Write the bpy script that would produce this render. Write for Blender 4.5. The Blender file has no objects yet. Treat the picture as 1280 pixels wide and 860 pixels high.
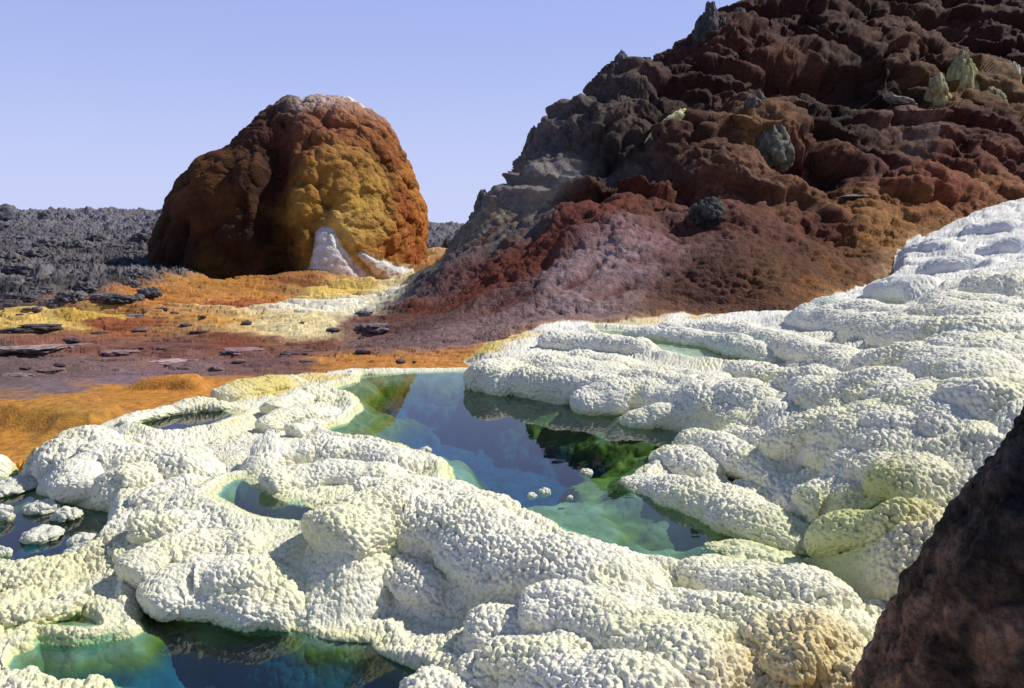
import bpy, math, random
import numpy as np
F32 = np.float32
random.seed(7)
rng = np.random.default_rng(11)
C = bpy.context.scene.collection
Q = 1.0                                   # mesh density factor of the terrain sheet

# ------------------------------------------------------------------ camera model
CAM_H, FPX, HORIZ = 1.5, 1100.0, 283.0
PITCH = math.atan((430.0 - HORIZ) / FPX)
CP, SP = math.cos(PITCH), math.sin(PITCH)

def ray(px, py):
    a, b = (px - 640.0) / FPX, (430.0 - py) / FPX
    return np.array([a, CP + b * SP, -SP + b * CP])

def at_z(px, py, z):                      # point of the terrain seen at a photo position, at height z
    d = ray(px, py); k = (z - CAM_H) / d[2]
    return np.array([d[0] * k, d[1] * k, z])

def at_d(px, py, depth):                  # same, at a known distance
    d = ray(px, py); k = depth / d[1]
    return np.array([d[0] * k, depth, CAM_H + d[2] * k])

# ------------------------------------------------------------------ noise
def _hash(ix, iy, iz, seed):
    with np.errstate(over='ignore'):
        h = (ix.astype(np.uint32) * np.uint32(374761393)) ^ (iy.astype(np.uint32) * np.uint32(668265263)) \
            ^ (iz.astype(np.uint32) * np.uint32(2246822519)) ^ np.uint32((seed * 3266489917) & 0xffffffff)
        h ^= h >> np.uint32(15); h *= np.uint32(2246822519)
        h ^= h >> np.uint32(13); h *= np.uint32(3266489917)
        h ^= h >> np.uint32(16)
    return h

def vnoise(p, seed=0):                    # value noise in -1..1, p is (n,3)
    i = np.floor(p).astype(np.int32); f = (p - i).astype(F32)
    f = f * f * f * (f * (f * 6 - 15) + 10)
    out = np.zeros(len(p), F32)
    for dx in (0, 1):
        wx = f[:, 0] if dx else 1 - f[:, 0]
        for dy in (0, 1):
            wy = f[:, 1] if dy else 1 - f[:, 1]
            for dz in (0, 1):
                wz = f[:, 2] if dz else 1 - f[:, 2]
                h = _hash(i[:, 0] + dx, i[:, 1] + dy, i[:, 2] + dz, seed)
                out += wx * wy * wz * (h.astype(F32) * F32(2.0 / 4294967295.0) - 1)
    return out

def fbm(p, octv=4, seed=0, gain=0.5, lac=2.03):
    out = np.zeros(len(p), F32); a = 1.0; s = 0.0
    for o in range(octv):
        out += a * vnoise(p, seed + o * 17); s += a
        p = p * lac + 3.7; a *= gain
    return out / s

def worley(p, seed=0, jit=0.95):          # distance to nearest and second nearest feature point
    i = np.floor(p).astype(np.int32); f = (p - i).astype(F32)
    f1 = np.full(len(p), 9, F32); f2 = np.full(len(p), 9, F32)
    k = F32(jit / 1023.0); o0 = F32(0.5 - jit / 2)
    for dx in (-1, 0, 1):
        for dy in (-1, 0, 1):
            for dz in (-1, 0, 1):
                h = _hash(i[:, 0] + dx, i[:, 1] + dy, i[:, 2] + dz, seed)
                vx = (h & np.uint32(1023)).astype(F32) * k + o0 + dx - f[:, 0]
                vy = ((h >> np.uint32(10)) & np.uint32(1023)).astype(F32) * k + o0 + dy - f[:, 1]
                vz = ((h >> np.uint32(20)) & np.uint32(1023)).astype(F32) * k + o0 + dz - f[:, 2]
                d = vx * vx + vy * vy + vz * vz
                m = d < f1
                f2 = np.where(m, f1, np.minimum(f2, d)); f1 = np.where(m, d, f1)
    return np.sqrt(f1), np.sqrt(f2)

def lumps(p, seed=0):                     # round bulbs, 0 in the creases, 1 on top
    f1, _ = worley(p, seed)
    return np.sqrt(np.clip(1 - (f1 / 0.85) ** 2, 0, 1))

def sstep(a, b, x):
    t = np.clip((x - a) / (b - a), 0, 1); return t * t * (3 - 2 * t)

# ------------------------------------------------------------------ plan geometry
def seg_dist(x, y, a, b):
    ax, ay = a[0], a[1]; bx, by = b[0] - ax, b[1] - ay
    L = bx * bx + by * by + 1e-9
    t = np.clip(((x - ax) * bx + (y - ay) * by) / L, 0, 1)
    return np.hypot(x - ax - t * bx, y - ay - t * by), t

def poly_sd(x, y, P, reach):              # signed distance, positive inside; far values are clipped to reach
    P = np.asarray(P, float)[:, :2]
    out = np.full(x.shape, -reach, F32)
    m = (x > P[:, 0].min() - reach) & (x < P[:, 0].max() + reach) & (y > P[:, 1].min() - reach) & (y < P[:, 1].max() + reach)
    xs, ys = x[m], y[m]
    d = np.full(xs.shape, reach, F32); ins = np.zeros(xs.shape, bool)
    n = len(P)
    for i in range(n):
        a, b = P[i], P[(i + 1) % n]
        q = (xs > min(a[0], b[0]) - reach) & (xs < max(a[0], b[0]) + reach) & (ys > min(a[1], b[1]) - reach) & (ys < max(a[1], b[1]) + reach)
        d[q] = np.minimum(d[q], seg_dist(xs[q], ys[q], a, b)[0])
        if a[1] != b[1]:
            c = ((a[1] > ys) != (b[1] > ys)) & (xs < (b[0] - a[0]) * (ys - a[1]) / (b[1] - a[1]) + a[0])
            ins ^= c
    out[m] = np.where(ins, d, -d)
    return out

class Surface:                            # multiquadric surface through control points
    def __init__(self, pts, c):
        self.p = np.asarray(pts, float); self.c = c
        x, y, z = self.p.T
        A = np.sqrt((x[:, None] - x) ** 2 + (y[:, None] - y) ** 2 + c * c)
        n = len(x); T = np.c_[np.ones(n), x, y]
        M = np.zeros((n + 3, n + 3)); M[:n, :n] = A - np.eye(n) * 0.04; M[:n, n:] = T; M[n:, :n] = T.T
        s = np.linalg.solve(M, np.r_[z, 0, 0, 0]); self.w, self.l = s[:n], s[n:]
    def __call__(self, x, y):
        out = (self.l[0] + self.l[1] * x + self.l[2] * y).astype(F32)
        for (px, py, _), w in zip(self.p, self.w):
            out += F32(w) * np.sqrt((x - F32(px)) ** 2 + (y - F32(py)) ** 2 + F32(self.c ** 2))
        return out

def blend_anchor(x, y, z, anchors, power=3.0, c=0.3):   # colour field from anchors (x, y, z, colour)
    W = np.zeros(x.shape, F32); out = np.zeros((len(x), 3), F32)
    for (ax, ay, az, col) in anchors:
        w = 1.0 / ((x - ax) ** 2 + (y - ay) ** 2 + (z - az) ** 2 + c * c) ** (power / 2)
        W += w; out += w[:, None] * np.asarray(col, F32)
    return out / W[:, None]

# ------------------------------------------------------------------ meshes and materials
def make_mesh(name, co, quads, mat, col=None, parent=None, smooth=True, tris=None):
    me = bpy.data.meshes.new(name)
    nq = len(quads); nt = 0 if tris is None else len(tris)
    me.vertices.add(len(co)); me.vertices.foreach_set('co', np.ascontiguousarray(co, F32).ravel())
    loops = np.asarray(quads, np.int32).ravel()
    starts = np.arange(nq, dtype=np.int32) * 4
    if nt:
        starts = np.r_[starts, nq * 4 + np.arange(nt, dtype=np.int32) * 3].astype(np.int32)
        loops = np.r_[loops, np.asarray(tris, np.int32).ravel()].astype(np.int32)
    me.loops.add(len(loops)); me.loops.foreach_set('vertex_index', loops)
    me.polygons.add(nq + nt); me.polygons.foreach_set('loop_start', starts)
    me.update(calc_edges=True)
    me.polygons.foreach_set('use_smooth', np.full(nq + nt, smooth))
    if col is not None:
        a = me.color_attributes.new('tint', 'FLOAT_COLOR', 'POINT')
        a.data.foreach_set('color', np.c_[col, np.ones(len(co))].astype(F32).ravel())
    me.materials.append(mat)
    o = bpy.data.objects.new(name, me); C.objects.link(o)
    if parent: o.parent = parent
    return o

def grid_quads(nu, nv, wrap):
    i = np.arange(nu * nv).reshape(nu, nv)
    if wrap: i = np.vstack([i, i[:1]])
    return np.stack([i[:-1, :-1], i[1:, :-1], i[1:, 1:], i[:-1, 1:]], -1).reshape(-1, 4)

def tag(o, label=None, cat=None, group=None, kind=None):
    for k, v in (('label', label), ('category', cat), ('group', group), ('kind', kind)):
        if v: o[k] = v
    return o

def nodes_of(name):
    m = bpy.data.materials.new(name); m.use_nodes = True
    nt = m.node_tree; nt.nodes.clear()
    return m, nt, nt.nodes.new, nt.links.new

def surface_mat(name, rough=0.85, var=0.25, scale=30.0, bump=0.3, bscale=120.0, bdist=0.01, spec=0.3, sss=0.0):
    m, nt, N, L = nodes_of(name)
    out = N('ShaderNodeOutputMaterial'); b = N('ShaderNodeBsdfPrincipled')
    L(b.outputs[0], out.inputs[0])
    att = N('ShaderNodeAttribute'); att.attribute_name = 'tint'
    geo = N('ShaderNodeNewGeometry')
    no = N('ShaderNodeTexNoise'); no.inputs['Scale'].default_value = scale; no.inputs['Detail'].default_value = 6
    L(geo.outputs['Position'], no.inputs['Vector'])
    mp = N('ShaderNodeMapRange'); mp.inputs[1].default_value = 0.3; mp.inputs[2].default_value = 0.7
    mp.inputs[3].default_value = 1 - var; mp.inputs[4].default_value = 1 + var
    L(no.outputs[0], mp.inputs[0])
    mx = N('ShaderNodeVectorMath'); mx.operation = 'SCALE'
    L(att.outputs['Color'], mx.inputs[0]); L(mp.outputs[0], mx.inputs['Scale'])
    L(mx.outputs[0], b.inputs['Base Color'])
    b.inputs['Roughness'].default_value = rough
    b.inputs['Specular IOR Level'].default_value = spec
    if sss:
        b.inputs['Subsurface Weight'].default_value = sss
        b.inputs['Subsurface Radius'].default_value = (0.016, 0.015, 0.009)
        b.inputs['Subsurface Scale'].default_value = 1.0
    if name == 'salt':                    # crystals too small for the mesh
        vo = N('ShaderNodeTexVoronoi'); vo.inputs['Scale'].default_value = 85; vo.inputs['Randomness'].default_value = 1
        L(geo.outputs['Position'], vo.inputs['Vector'])
        sq = N('ShaderNodeMath'); sq.operation = 'MULTIPLY'; L(vo.outputs['Distance'], sq.inputs[0]); L(vo.outputs['Distance'], sq.inputs[1])
        iv = N('ShaderNodeMath'); iv.operation = 'SUBTRACT'; iv.inputs[0].default_value = 1; L(sq.outputs[0], iv.inputs[1])
        bv = N('ShaderNodeBump'); bv.inputs['Strength'].default_value = .5; bv.inputs['Distance'].default_value = .008
        L(iv.outputs[0], bv.inputs['Height']); L(bv.outputs[0], b.inputs['Normal'])
    elif bump:
        n2 = N('ShaderNodeTexNoise'); n2.inputs['Scale'].default_value = bscale; n2.inputs['Detail'].default_value = 5
        L(geo.outputs['Position'], n2.inputs['Vector'])
        bp = N('ShaderNodeBump'); bp.inputs['Strength'].default_value = bump; bp.inputs['Distance'].default_value = bdist
        L(n2.outputs[0], bp.inputs['Height']); L(bp.outputs[0], b.inputs['Normal'])
    return m

def water_mat(name, tint):
    m, nt, N, L = nodes_of(name)
    out = N('ShaderNodeOutputMaterial'); mix = N('ShaderNodeMixShader')
    fr = N('ShaderNodeFresnel'); fr.inputs[0].default_value = 1.33
    tr = N('ShaderNodeBsdfTransparent'); tr.inputs[0].default_value = (*tint, 1)
    gl = N('ShaderNodeBsdfAnisotropic'); gl.inputs['Roughness'].default_value = 0.0
    gl.inputs[0].default_value = (0.97, 0.97, 0.97, 1)
    geo = N('ShaderNodeNewGeometry')
    mapn = N('ShaderNodeMapping'); mapn.inputs['Scale'].default_value = (1.0, 1.6, 1.0)
    no = N('ShaderNodeTexNoise'); no.inputs['Scale'].default_value = 5.0; no.inputs['Detail'].default_value = 2
    L(geo.outputs['Position'], mapn.inputs[0]); L(mapn.outputs[0], no.inputs['Vector'])
    bp = N('ShaderNodeBump'); bp.inputs['Strength'].default_value = 0.05; bp.inputs['Distance'].default_value = 0.008
    L(no.outputs[0], bp.inputs['Height']); L(bp.outputs[0], gl.inputs['Normal'])
    L(fr.outputs[0], mix.inputs[0]); L(tr.outputs[0], mix.inputs[1]); L(gl.outputs[0], mix.inputs[2])
    L(mix.outputs[0], out.inputs[0])
    return m

M_SALT = surface_mat('salt', rough=0.7, var=0.05, scale=40, bump=0.35, bscale=160, bdist=0.004, spec=0.3)
M_BED = surface_mat('pool_bed', rough=0.9, var=0.3, scale=9, bump=0.2, bscale=40, bdist=0.01, spec=0.0)
M_GROUND = surface_mat('mineral_ground', var=0.35, scale=14, bump=0.6, bscale=45, bdist=0.02)
M_HILL = surface_mat('hill_crust', var=0.4, scale=9, bump=0.8, bscale=26, bdist=0.04, spec=0.2)
M_LAVA = surface_mat('lava_scoria', var=0.45, scale=3, bump=0.9, bscale=7, bdist=0.12, spec=0.25)
M_MOUND = surface_mat('mound_crust', var=0.3, scale=5, bump=0.8, bscale=17, bdist=0.06, spec=0.2)
M_ROCK = surface_mat('near_rock', var=0.5, scale=38, bump=1.0, bscale=55, bdist=0.03, spec=0.25)

# ------------------------------------------------------------------ layout data, traced in photo pixels and placed in the world
Z_MAIN, Z_LEFT, Z_LOW = 0.0, -0.19, -0.26
POOLS = [
 ('main', Z_MAIN, [(455,469),(500,466),(580,464.5),(602,466),(606,478),(640,489),(652,497),(700,506),(722,505),(740,513),(768,516),(776,526),(800,531),(850,541),(858,547),(838,553),(816,566),(810,576),(781,598),(788,615),(830,632),(880,648),(940,664),(985,672),(1020,676),(1040,690),(1075,708),(1098,724),(1060,716),(1020,703),(990,690),(950,678),(915,671),(884,674),(896,692),(850,700),(800,694),(770,684),(720,664),(670,644),(620,626),(590,611),(574,602),(568,588),(555,578),(530,567),(505,559),(480,551),(455,548),(420,541),(410,536),(440,527),(452,514),(451,499),(440,492),(413,489),(430,482),(448,477)]),
 ('small', 0.01, [(166,527),(215,517),(265,509),(288,517),(272,527),(264,532),(232,538),(203,540)]),
 ('hole', 0.0, [(270,620),(295,601),(306,599),(320,611),(345,625),(392,636),(388,650),(340,648),(312,643),(288,633)]),
 ('left', Z_LEFT, [(-160,600),(-60,590),(0,586),(25,580),(30,590),(27,600),(40,603),(50,617),(80,629),(110,636),(138,640),(136,655),(128,672),(118,690),(97,703),(60,707),(20,706),(0,702),(-80,705),(-180,690)]),
 ('sliver', -0.20, [(-80,745),(0,735),(15,730),(42,730),(26,737),(0,744),(-60,752)]),
 ('channel', -0.235, [(8,790),(12,782),(60,776),(95,757),(108,751),(112,765),(122,770),(131,783),(120,787),(85,785),(40,782),(18,790)]),
 ('low', Z_LOW, [(183,761),(176,774),(182,787),(166,797),(120,803),(100,806),(55,802),(45,810),(20,817),(16,828),(24,842),(45,838),(60,848),(95,856),(118,850),(137,851),(141,866),(140,905),(300,930),(520,910),(552,862),(545,854),(520,837),(500,827),(480,819),(466,805),(440,803),(410,799),(385,794),(360,786),(345,777),(320,773),(300,773),(270,775),(245,769),(220,766)]),
 ('pocket', 0.02, [(905,592),(930,597),(960,602),(1000,603),(1004,616),(985,617),(950,609),(920,606)]),
 ('upper', 0.235, [(742,409),(790,412),(850,427),(920,441),(1000,447),(1036,450),(1020,463),(985,463),(930,456),(870,448),(825,437),(780,426),(750,416)]),
 ('top', 0.40, [(985,397),(1050,391),(1115,395),(1122,406),(1070,409),(1010,402)]),
]
POOLW = [(n, z, np.array([at_z(a, b, z) for a, b in P])) for n, z, P in POOLS]

S_PTS = [at_z(*p) for p in [
 (450,460,.04),(530,460,.04),(590,458,.05),(290,480,.05),(400,466,.07),(340,500,.05),(400,492,.04),(440,510,.02),
 (100,545,.06),(200,545,.02),(280,560,.02),(60,570,.02),(250,600,-.02),(180,640,-.02),(340,550,.05),(480,570,.03),(560,590,.0),(480,551,.01),(430,539,.01),(520,563,.0),(590,608,.0),(640,636,.0),(720,672,.01),(800,698,.01),
 (170,660,-.04),(300,650,-.03),(400,690,-.10),(300,720,-.14),(200,740,-.18),(130,715,-.16),(60,745,-.17),(0,720,-.16),(60,795,-.215),(0,800,-.215),(150,780,-.21),(-100,760,-.19),
 (420,625,.06),(520,625,.06),(640,660,.05),(800,712,.05),(950,750,.08),(1080,770,.16),(560,765,-.25),(480,765,-.24),(520,800,-.25),(450,700,-.17),(520,720,-.2),(600,750,-.2),
 (670,745,-.05),(760,755,.0),(880,810,.03),(1000,840,.1),(600,780,-.14),(700,815,-.06),(560,850,-.18),(800,855,.02),(650,880,-.12),
 (800,745,-.04),(950,780,.03),(900,680,.0),(1000,710,.03),(1080,740,.1),(1060,645,.18),(1150,625,.36),(1060,717,.0),(1140,715,.12),
 (620,440,.2),(700,430,.23),(800,458,.21),(720,478,.07),(800,492,.09),(900,492,.15),(860,518,.0),(1000,500,.34),
 (800,590,.03),(850,595,.05),(950,638,.05),(1020,652,.08),(870,545,.08),(940,575,.1),(1000,555,.27),(1050,605,.22),(1100,565,.36),(1200,550,.52),
 (1000,440,.38),(880,390,.35),(700,405,.27),(620,425,.2),(1010,372,.45),(890,430,.28),(1050,400,.47)]] + \
 [at_d(*p) for p in [(1100,420,8),(1280,400,5.6),(1130,310,16),(1280,250,17),(1280,330,9),(1200,350,10),(1200,285,16),(1280,500,4.1),(1120,345,13.5),(1400,330,8),(1400,235,20)]] + \
 [np.array(p) for p in [(0,1.5,-.1),(-2.2,2,-.25),(2,2,.25),(4,2.6,.9),(-3,3.5,-.2),(-4,6,-.1)]]

RIDGES = [(w, a, [at_z(*p) for p in P]) for w, a, P in [
 (.19,.17,[(340,552,.14),(400,549,.12),(470,561,.10),(530,577,.06),(556,590,.01)]),
 (.19,.17,[(350,588,.10),(400,578,.12),(470,583,.10),(545,598,.05)]),
 (.20,.2,[(325,580,.06),(333,560,.13)]),
 (.30,.26,[(428,634,.17),(500,622,.15),(570,634,.14),(640,661,.13),(720,692,.12),(800,720,.11),(880,743,.11),(960,761,.11)]),
 (.15,.14,[(470,690,-.06),(530,715,-.08),(585,735,-.09)]),
 (.21,.2,[(685,740,.07),(750,747,.09),(820,777,.1),(900,807,.11),(990,837,.13)]),
 (.18,.18,[(612,772,-.05),(660,772,-.02),(740,807,.01),(820,842,.03),(900,872,.05)]),
 (.19,.18,[(600,825,-.12),(650,815,-.08),(720,848,-.05),(800,885,0)]),
 (.15,.12,[(540,848,-.17),(600,862,-.13)]),
 (.18,.12,[(190,650,.02),(250,650,.0),(320,656,-.02),(380,664,-.01)]),
 (.18,.13,[(180,690,-.02),(215,674,0),(280,668,0),(370,682,-.02)]),
 (.20,.15,[(205,720,-.07),(245,696,-.03),(320,704,-.05),(420,724,-.09)]),
 (.22,.2,[(78,562,.05),(92,544,.1),(150,534,.09)]),
 (.20,.18,[(92,590,0.02),(110,566,.07),(170,562,.05)]),
 (.18,.15,[(135,602,-.02),(150,586,.04),(210,582,.02)]),
 (.16,.12,[(185,615,.0),(230,600,.02),(290,600,.0)]),
 (.15,.12,[(342,502,.11),(380,490,.09),(436,493,.05)]),
 (.15,.12,[(336,522,.09),(372,510,.11),(442,509,.03)]),
 (.13,.1,[(370,532,.06),(410,525,.05)]),
 (.18,.14,[(285,486,.09),(330,475,.1),(395,468,.08)]),
 (.10,.08,[(155,521,.08),(240,503,.08),(325,503,.06)]),
 (.33,.28,[(614,454,.25),(660,446,.26),(760,456,.26),(860,474,.29),(960,502,.35)]),
 (.24,.2,[(630,470,.14),(660,463,.21),(740,470,.23),(840,481,.25)]),
 (.28,.25,[(738,489,.16),(800,477,.23),(880,486,.26),(960,511,.31)]),
 (.22,.2,[(793,516,.08),(830,504,.16),(900,504,.21),(980,531,.29)]),
 (.11,.1,[(655,480,.09),(700,480,.11)]),
 (.19,.18,[(870,542,.12),(910,549,.16),(960,576,.18),(1000,596,.2)]),
 (.17,.16,[(925,532,.19),(970,541,.23),(1010,566,.27)]),
 (.24,.2,[(1000,541,.31),(1060,546,.38),(1130,576,.44)]),
 (.23,.12,[(800,592,.06),(855,602,.10),(925,627,.10),(1000,652,.11),(1075,672,.10)]),
 (.19,.1,[(838,562,.08),(870,572,.1),(915,592,.08)]),
 (.19,.18,[(1022,605,.25),(1060,599,.29),(1120,601,.37)]),
 (.14,.14,[(1045,622,.22),(1090,616,.3)]),
 (.26,.25,[(1064,640,.24),(1110,630,.35),(1170,621,.46)]),
 (.11,.08,[(890,677,.02),(960,691,.04),(1040,721,.06)]),
 (.18,.12,[(880,702,.06),(960,714,.09),(1060,747,.13)]),
 (.25,.2,[(800,408,.33),(880,415,.37),(960,428,.42),(1020,432,.45)]),
 (.22,.16,[(1010,455,.36),(1090,480,.46),(1170,520,.54)]),
 (.17,.12,[(-90,574,-.08),(-20,572,-.07),(24,574,-.08)]),
 (.2,.1,[(0,717,-.165),(60,718,-.165),(115,710,-.15)]),
 (.14,.1,[(0,757,-.17),(60,752,-.17),(120,730,-.16)]),
]]

def hd(a, b, d):                           # the upper hill stands farther back than its foot
    return at_d(a, b, d if d < 15 else 15 + (d - 15) * 1.5)
def on_S(px, py, up):
    d = ray(px, py); ds = np.geomspace(2.4, 26, 900)
    x = d[0] / d[1] * ds; z = CAM_H + d[2] / d[1] * ds
    hit = np.flatnonzero(Sf(x.astype(F32), ds.astype(F32)) + up >= z)
    i = hit[0] if len(hit) else 899
    return np.array([x[i], ds[i], z[i]])
SLOPE_ROLLS = [
 (.36,.14,[(740,440),(866,461),(976,486),(1014,508)]),(.30,.10,[(1010,470),(1077,486),(1162,524)]),(.32,.11,[(1035,461),(1120,478),(1204,503),(1262,535)]),
 (.28,.10,[(1000,529),(1056,518),(1120,531),(1190,540)]),(.26,.10,[(837,404),(930,408),(1035,432),(1098,442)]),(.34,.13,[(1098,434),(1183,438),(1290,458)]),(.34,.10,[(1195,417),(1290,430)]),
 (.42,.13,[(1035,375),(1140,386),(1204,379),(1290,386)]),(.36,.12,[(1010,383),(1120,399),(1180,408)]),(.38,.13,[(1110,350),(1172,343)]),(.38,.13,[(1168,327),(1238,317)]),(.4,.14,[(1146,302),(1196,296)]),(.34,.13,[(1236,341),(1300,350)]),(.4,.12,[(1246,303),(1300,295)]),(.36,.12,[(1222,280),(1290,272)]),
 (.34,.13,[(1184,364),(1252,372),(1300,366)]),(.3,.1,[(1060,500),(1130,512),(1180,535)]),(.26,.09,[(1080,560),(1140,572),(1200,600)]),(.34,.12,[(1160,402),(1230,400),(1300,404)]),(.3,.1,[(1180,470),(1240,478),(1290,490)]),
 (.24,.08,[(960,770),(1020,782),(1075,800)]),(.22,.07,[(840,770),(930,800)]),(.22,.08,[(760,830),(840,870)]),(.2,.06,[(240,560),(170,555)]),(.2,.06,[(220,655),(330,655),(400,668)]),(.18,.06,[(240,725),(330,735),(400,755)]),
 (.22,.09,[(690,418),(760,421),(840,430)]),(.2,.07,[(660,452),(740,456),(830,470)]),(.24,.09,[(900,470),(960,478),(1040,500)]),(.22,.08,[(930,455),(1000,470),(1060,490)]),(.24,.08,[(1050,470),(1120,492),(1190,515)]),
 (.22,.07,[(470,600),(560,606),(640,640)]),(.18,.06,[(700,745),(800,785),(900,820)]),(.18,.06,[(840,740),(930,765),(1010,790)]),(.18,.06,[(650,800),(720,825),(790,860)]),(.2,.07,[(900,700),(980,722),(1060,755)]),(.2,.06,[(120,560),(200,565),(280,580)]),

]
G_PTS = [at_z(*p) for p in [
 (300,450,.03),(100,480,.0),(0,500,-.02),(-160,520,-.05),(400,440,.04),(500,432,.07),(570,430,.10),(600,418,.15),(700,402,.25),(800,394,.3),(880,386,.35),(1000,380,.45),
 (0,430,0),(200,420,0),(0,385,.05),(200,385,.05),(350,385,.06),(450,392,.06),(495,376,.1),(250,348,.12),(400,348,.15),(505,345,.12),(-160,430,0),(150,350,.1),(0,545,-.12),(-160,545,-.13),(0,558,-.16),(-160,558,-.17),(20,556,-.13)]] + \
 [hd(*p) for p in [
 (520,364,15.4),(556,338,17),(560,335,16),(585,300,17.3),(600,276,18),(625,243,18.6),(650,216,19),(680,180,19.4),(700,158,19.7),(740,130,20.2),(780,101,20.6),(830,84,21.2),(870,62,21.8),(900,34,22.2),(970,2,23.2),
 (560,385,13.5),(620,385,12.6),(700,350,13),(600,345,14.6),(650,320,15),(700,300,15.2),(780,330,13.5),(640,280,16.5),(700,240,17.3),(760,192,18.2),(760,260,16.2),
 (885,270,15.2),(900,330,13.2),(1000,330,14),(1000,290,15.4),(1120,332,15.2),(1130,262,17),(1240,246,18),(1290,240,19),(1290,225,19.5),(1060,350,14.2),
 (800,210,17.3),(900,230,16.6),(950,200,17.6),(1050,215,17.6),(1100,180,19),(1250,190,19.6),(900,120,19.6),(980,70,20.6),(1000,140,18.8),(1100,110,20.6),(1250,110,21.4),(1180,30,23.5),(1060,20,22.5),(1280,20,24.5),(1400,235,21),(1450,60,24),(1060,-60,25),(1180,-90,26),(1320,-110,27)]] + \
 [np.array(p) for p in [(-1.45,18.2,.35),(-1.25,19.6,.4),(-2.2,17.2,.2),(-1.9,18.8,.3),(-1.9,21,.3),(-1.7,24,.4),(-.9,29,.8),(-5,35,.3),(-12,35,.6),(-14,26,.2),(2.4,30,3.2),(5,34,4.5),(9,36,6),(15,37,7.5),(24,34,9),(24,28,9),(16,44,4),(4,44,1.),(28,44,5),(-7,22,.12),(-8,30,.2),(-9,28,.15),(-10,20,.1),(30,25,7.)]]
Sf, Gf = Surface(S_PTS, .12), Surface(G_PTS, .25)
for w_, up_, P_ in SLOPE_ROLLS:
    RIDGES.append((w_, w_ * .8, [on_S(a, b, up_) for a, b in P_]))

SALT_OUT = [at_z(*p)[:2] for p in [(-220,575,-.08),(0,562,-.04),(26,553,0),(31,541,.05),(46,529,.08),(56,523,.1),(130,520,.09),(152,512,.06),(250,497,.05),(268,494,.05),(268,480,.05),(300,467,.06),(390,459,.06),(480,456,.05),(570,455,.05),(592,452,.08),(578,441,.12),(602,427,.18),(640,412,.22),(700,404,.26),(800,397,.31),(880,388,.35),(1000,382,.45)]] + \
 [at_d(*p)[:2] for p in [(1030,373,12.5),(1078,354,13.2),(1114,338,14.2),(1118,322,15.4),(1135,300,16.3),(1190,270,17),(1240,252,17.8),(1290,243,18.6),(1460,225,21)]] + \
 [np.array(p) for p in [(16,12),(9,3),(4,0.4),(-4,0.4),(-6,3.5)]]
HILL_OUT = [at_d(*p)[:2] for p in [(490,382,15.6),(515,352,17.4)]] + [np.array(p) for p in [(-2.1,19),(-1.9,22),(-1.4,26),(-1,34),(10,50),(45,50),(45,12)]] + \
 [at_d(*p)[:2] for p in [(1290,243,18.6),(1240,252,17.8),(1190,270,17),(1135,300,16.3),(1118,322,15.4),(1113,343,13.9)]] + \
 [at_z(*p)[:2] for p in [(1000,383,.45),(880,388,.35),(700,404,.26),(600,427,.16),(520,436,.07),(440,436,.05),(470,410,.07)]]
LAVA_OUT = [np.array(p) for p in [(-30,13.5),(-12,13.6),(-9.3,14.6),(-9.2,17),(-8.6,20.5),(-7.6,25),(-6.5,30),(-2.0,33),(-1.5,24),(-1.2,34),(8,46),(60,46),(9000,9000),(-9000,9000),(-200,13)]]
ORANGE_OUT = [at_z(*p)[:2] for p in [(-160,522,-.05),(8,528,-.03),(26,526,.0),(40,523,.05),(120,520,.06),(160,510,.05),(268,494,.04),(270,470,.04),(200,476,.03),(120,488,.03),(60,497,0),(0,503,-.01),(-160,512,-.02)]]

TERR = [at_z(*p)[:2] for p in [(604,470,.04),(590,440,.06)]] + [np.array(q) for q in [(-2,12.5),(4,16),(12,30),(30,30),(20,3),(5,2.2)]] + [at_z(*p)[:2] for p in [(1190,735,.2),(1120,735,.12),(1070,712,.0),(1030,685,0),(985,680,0),(780,612,0),(700,520,0)]]

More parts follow.
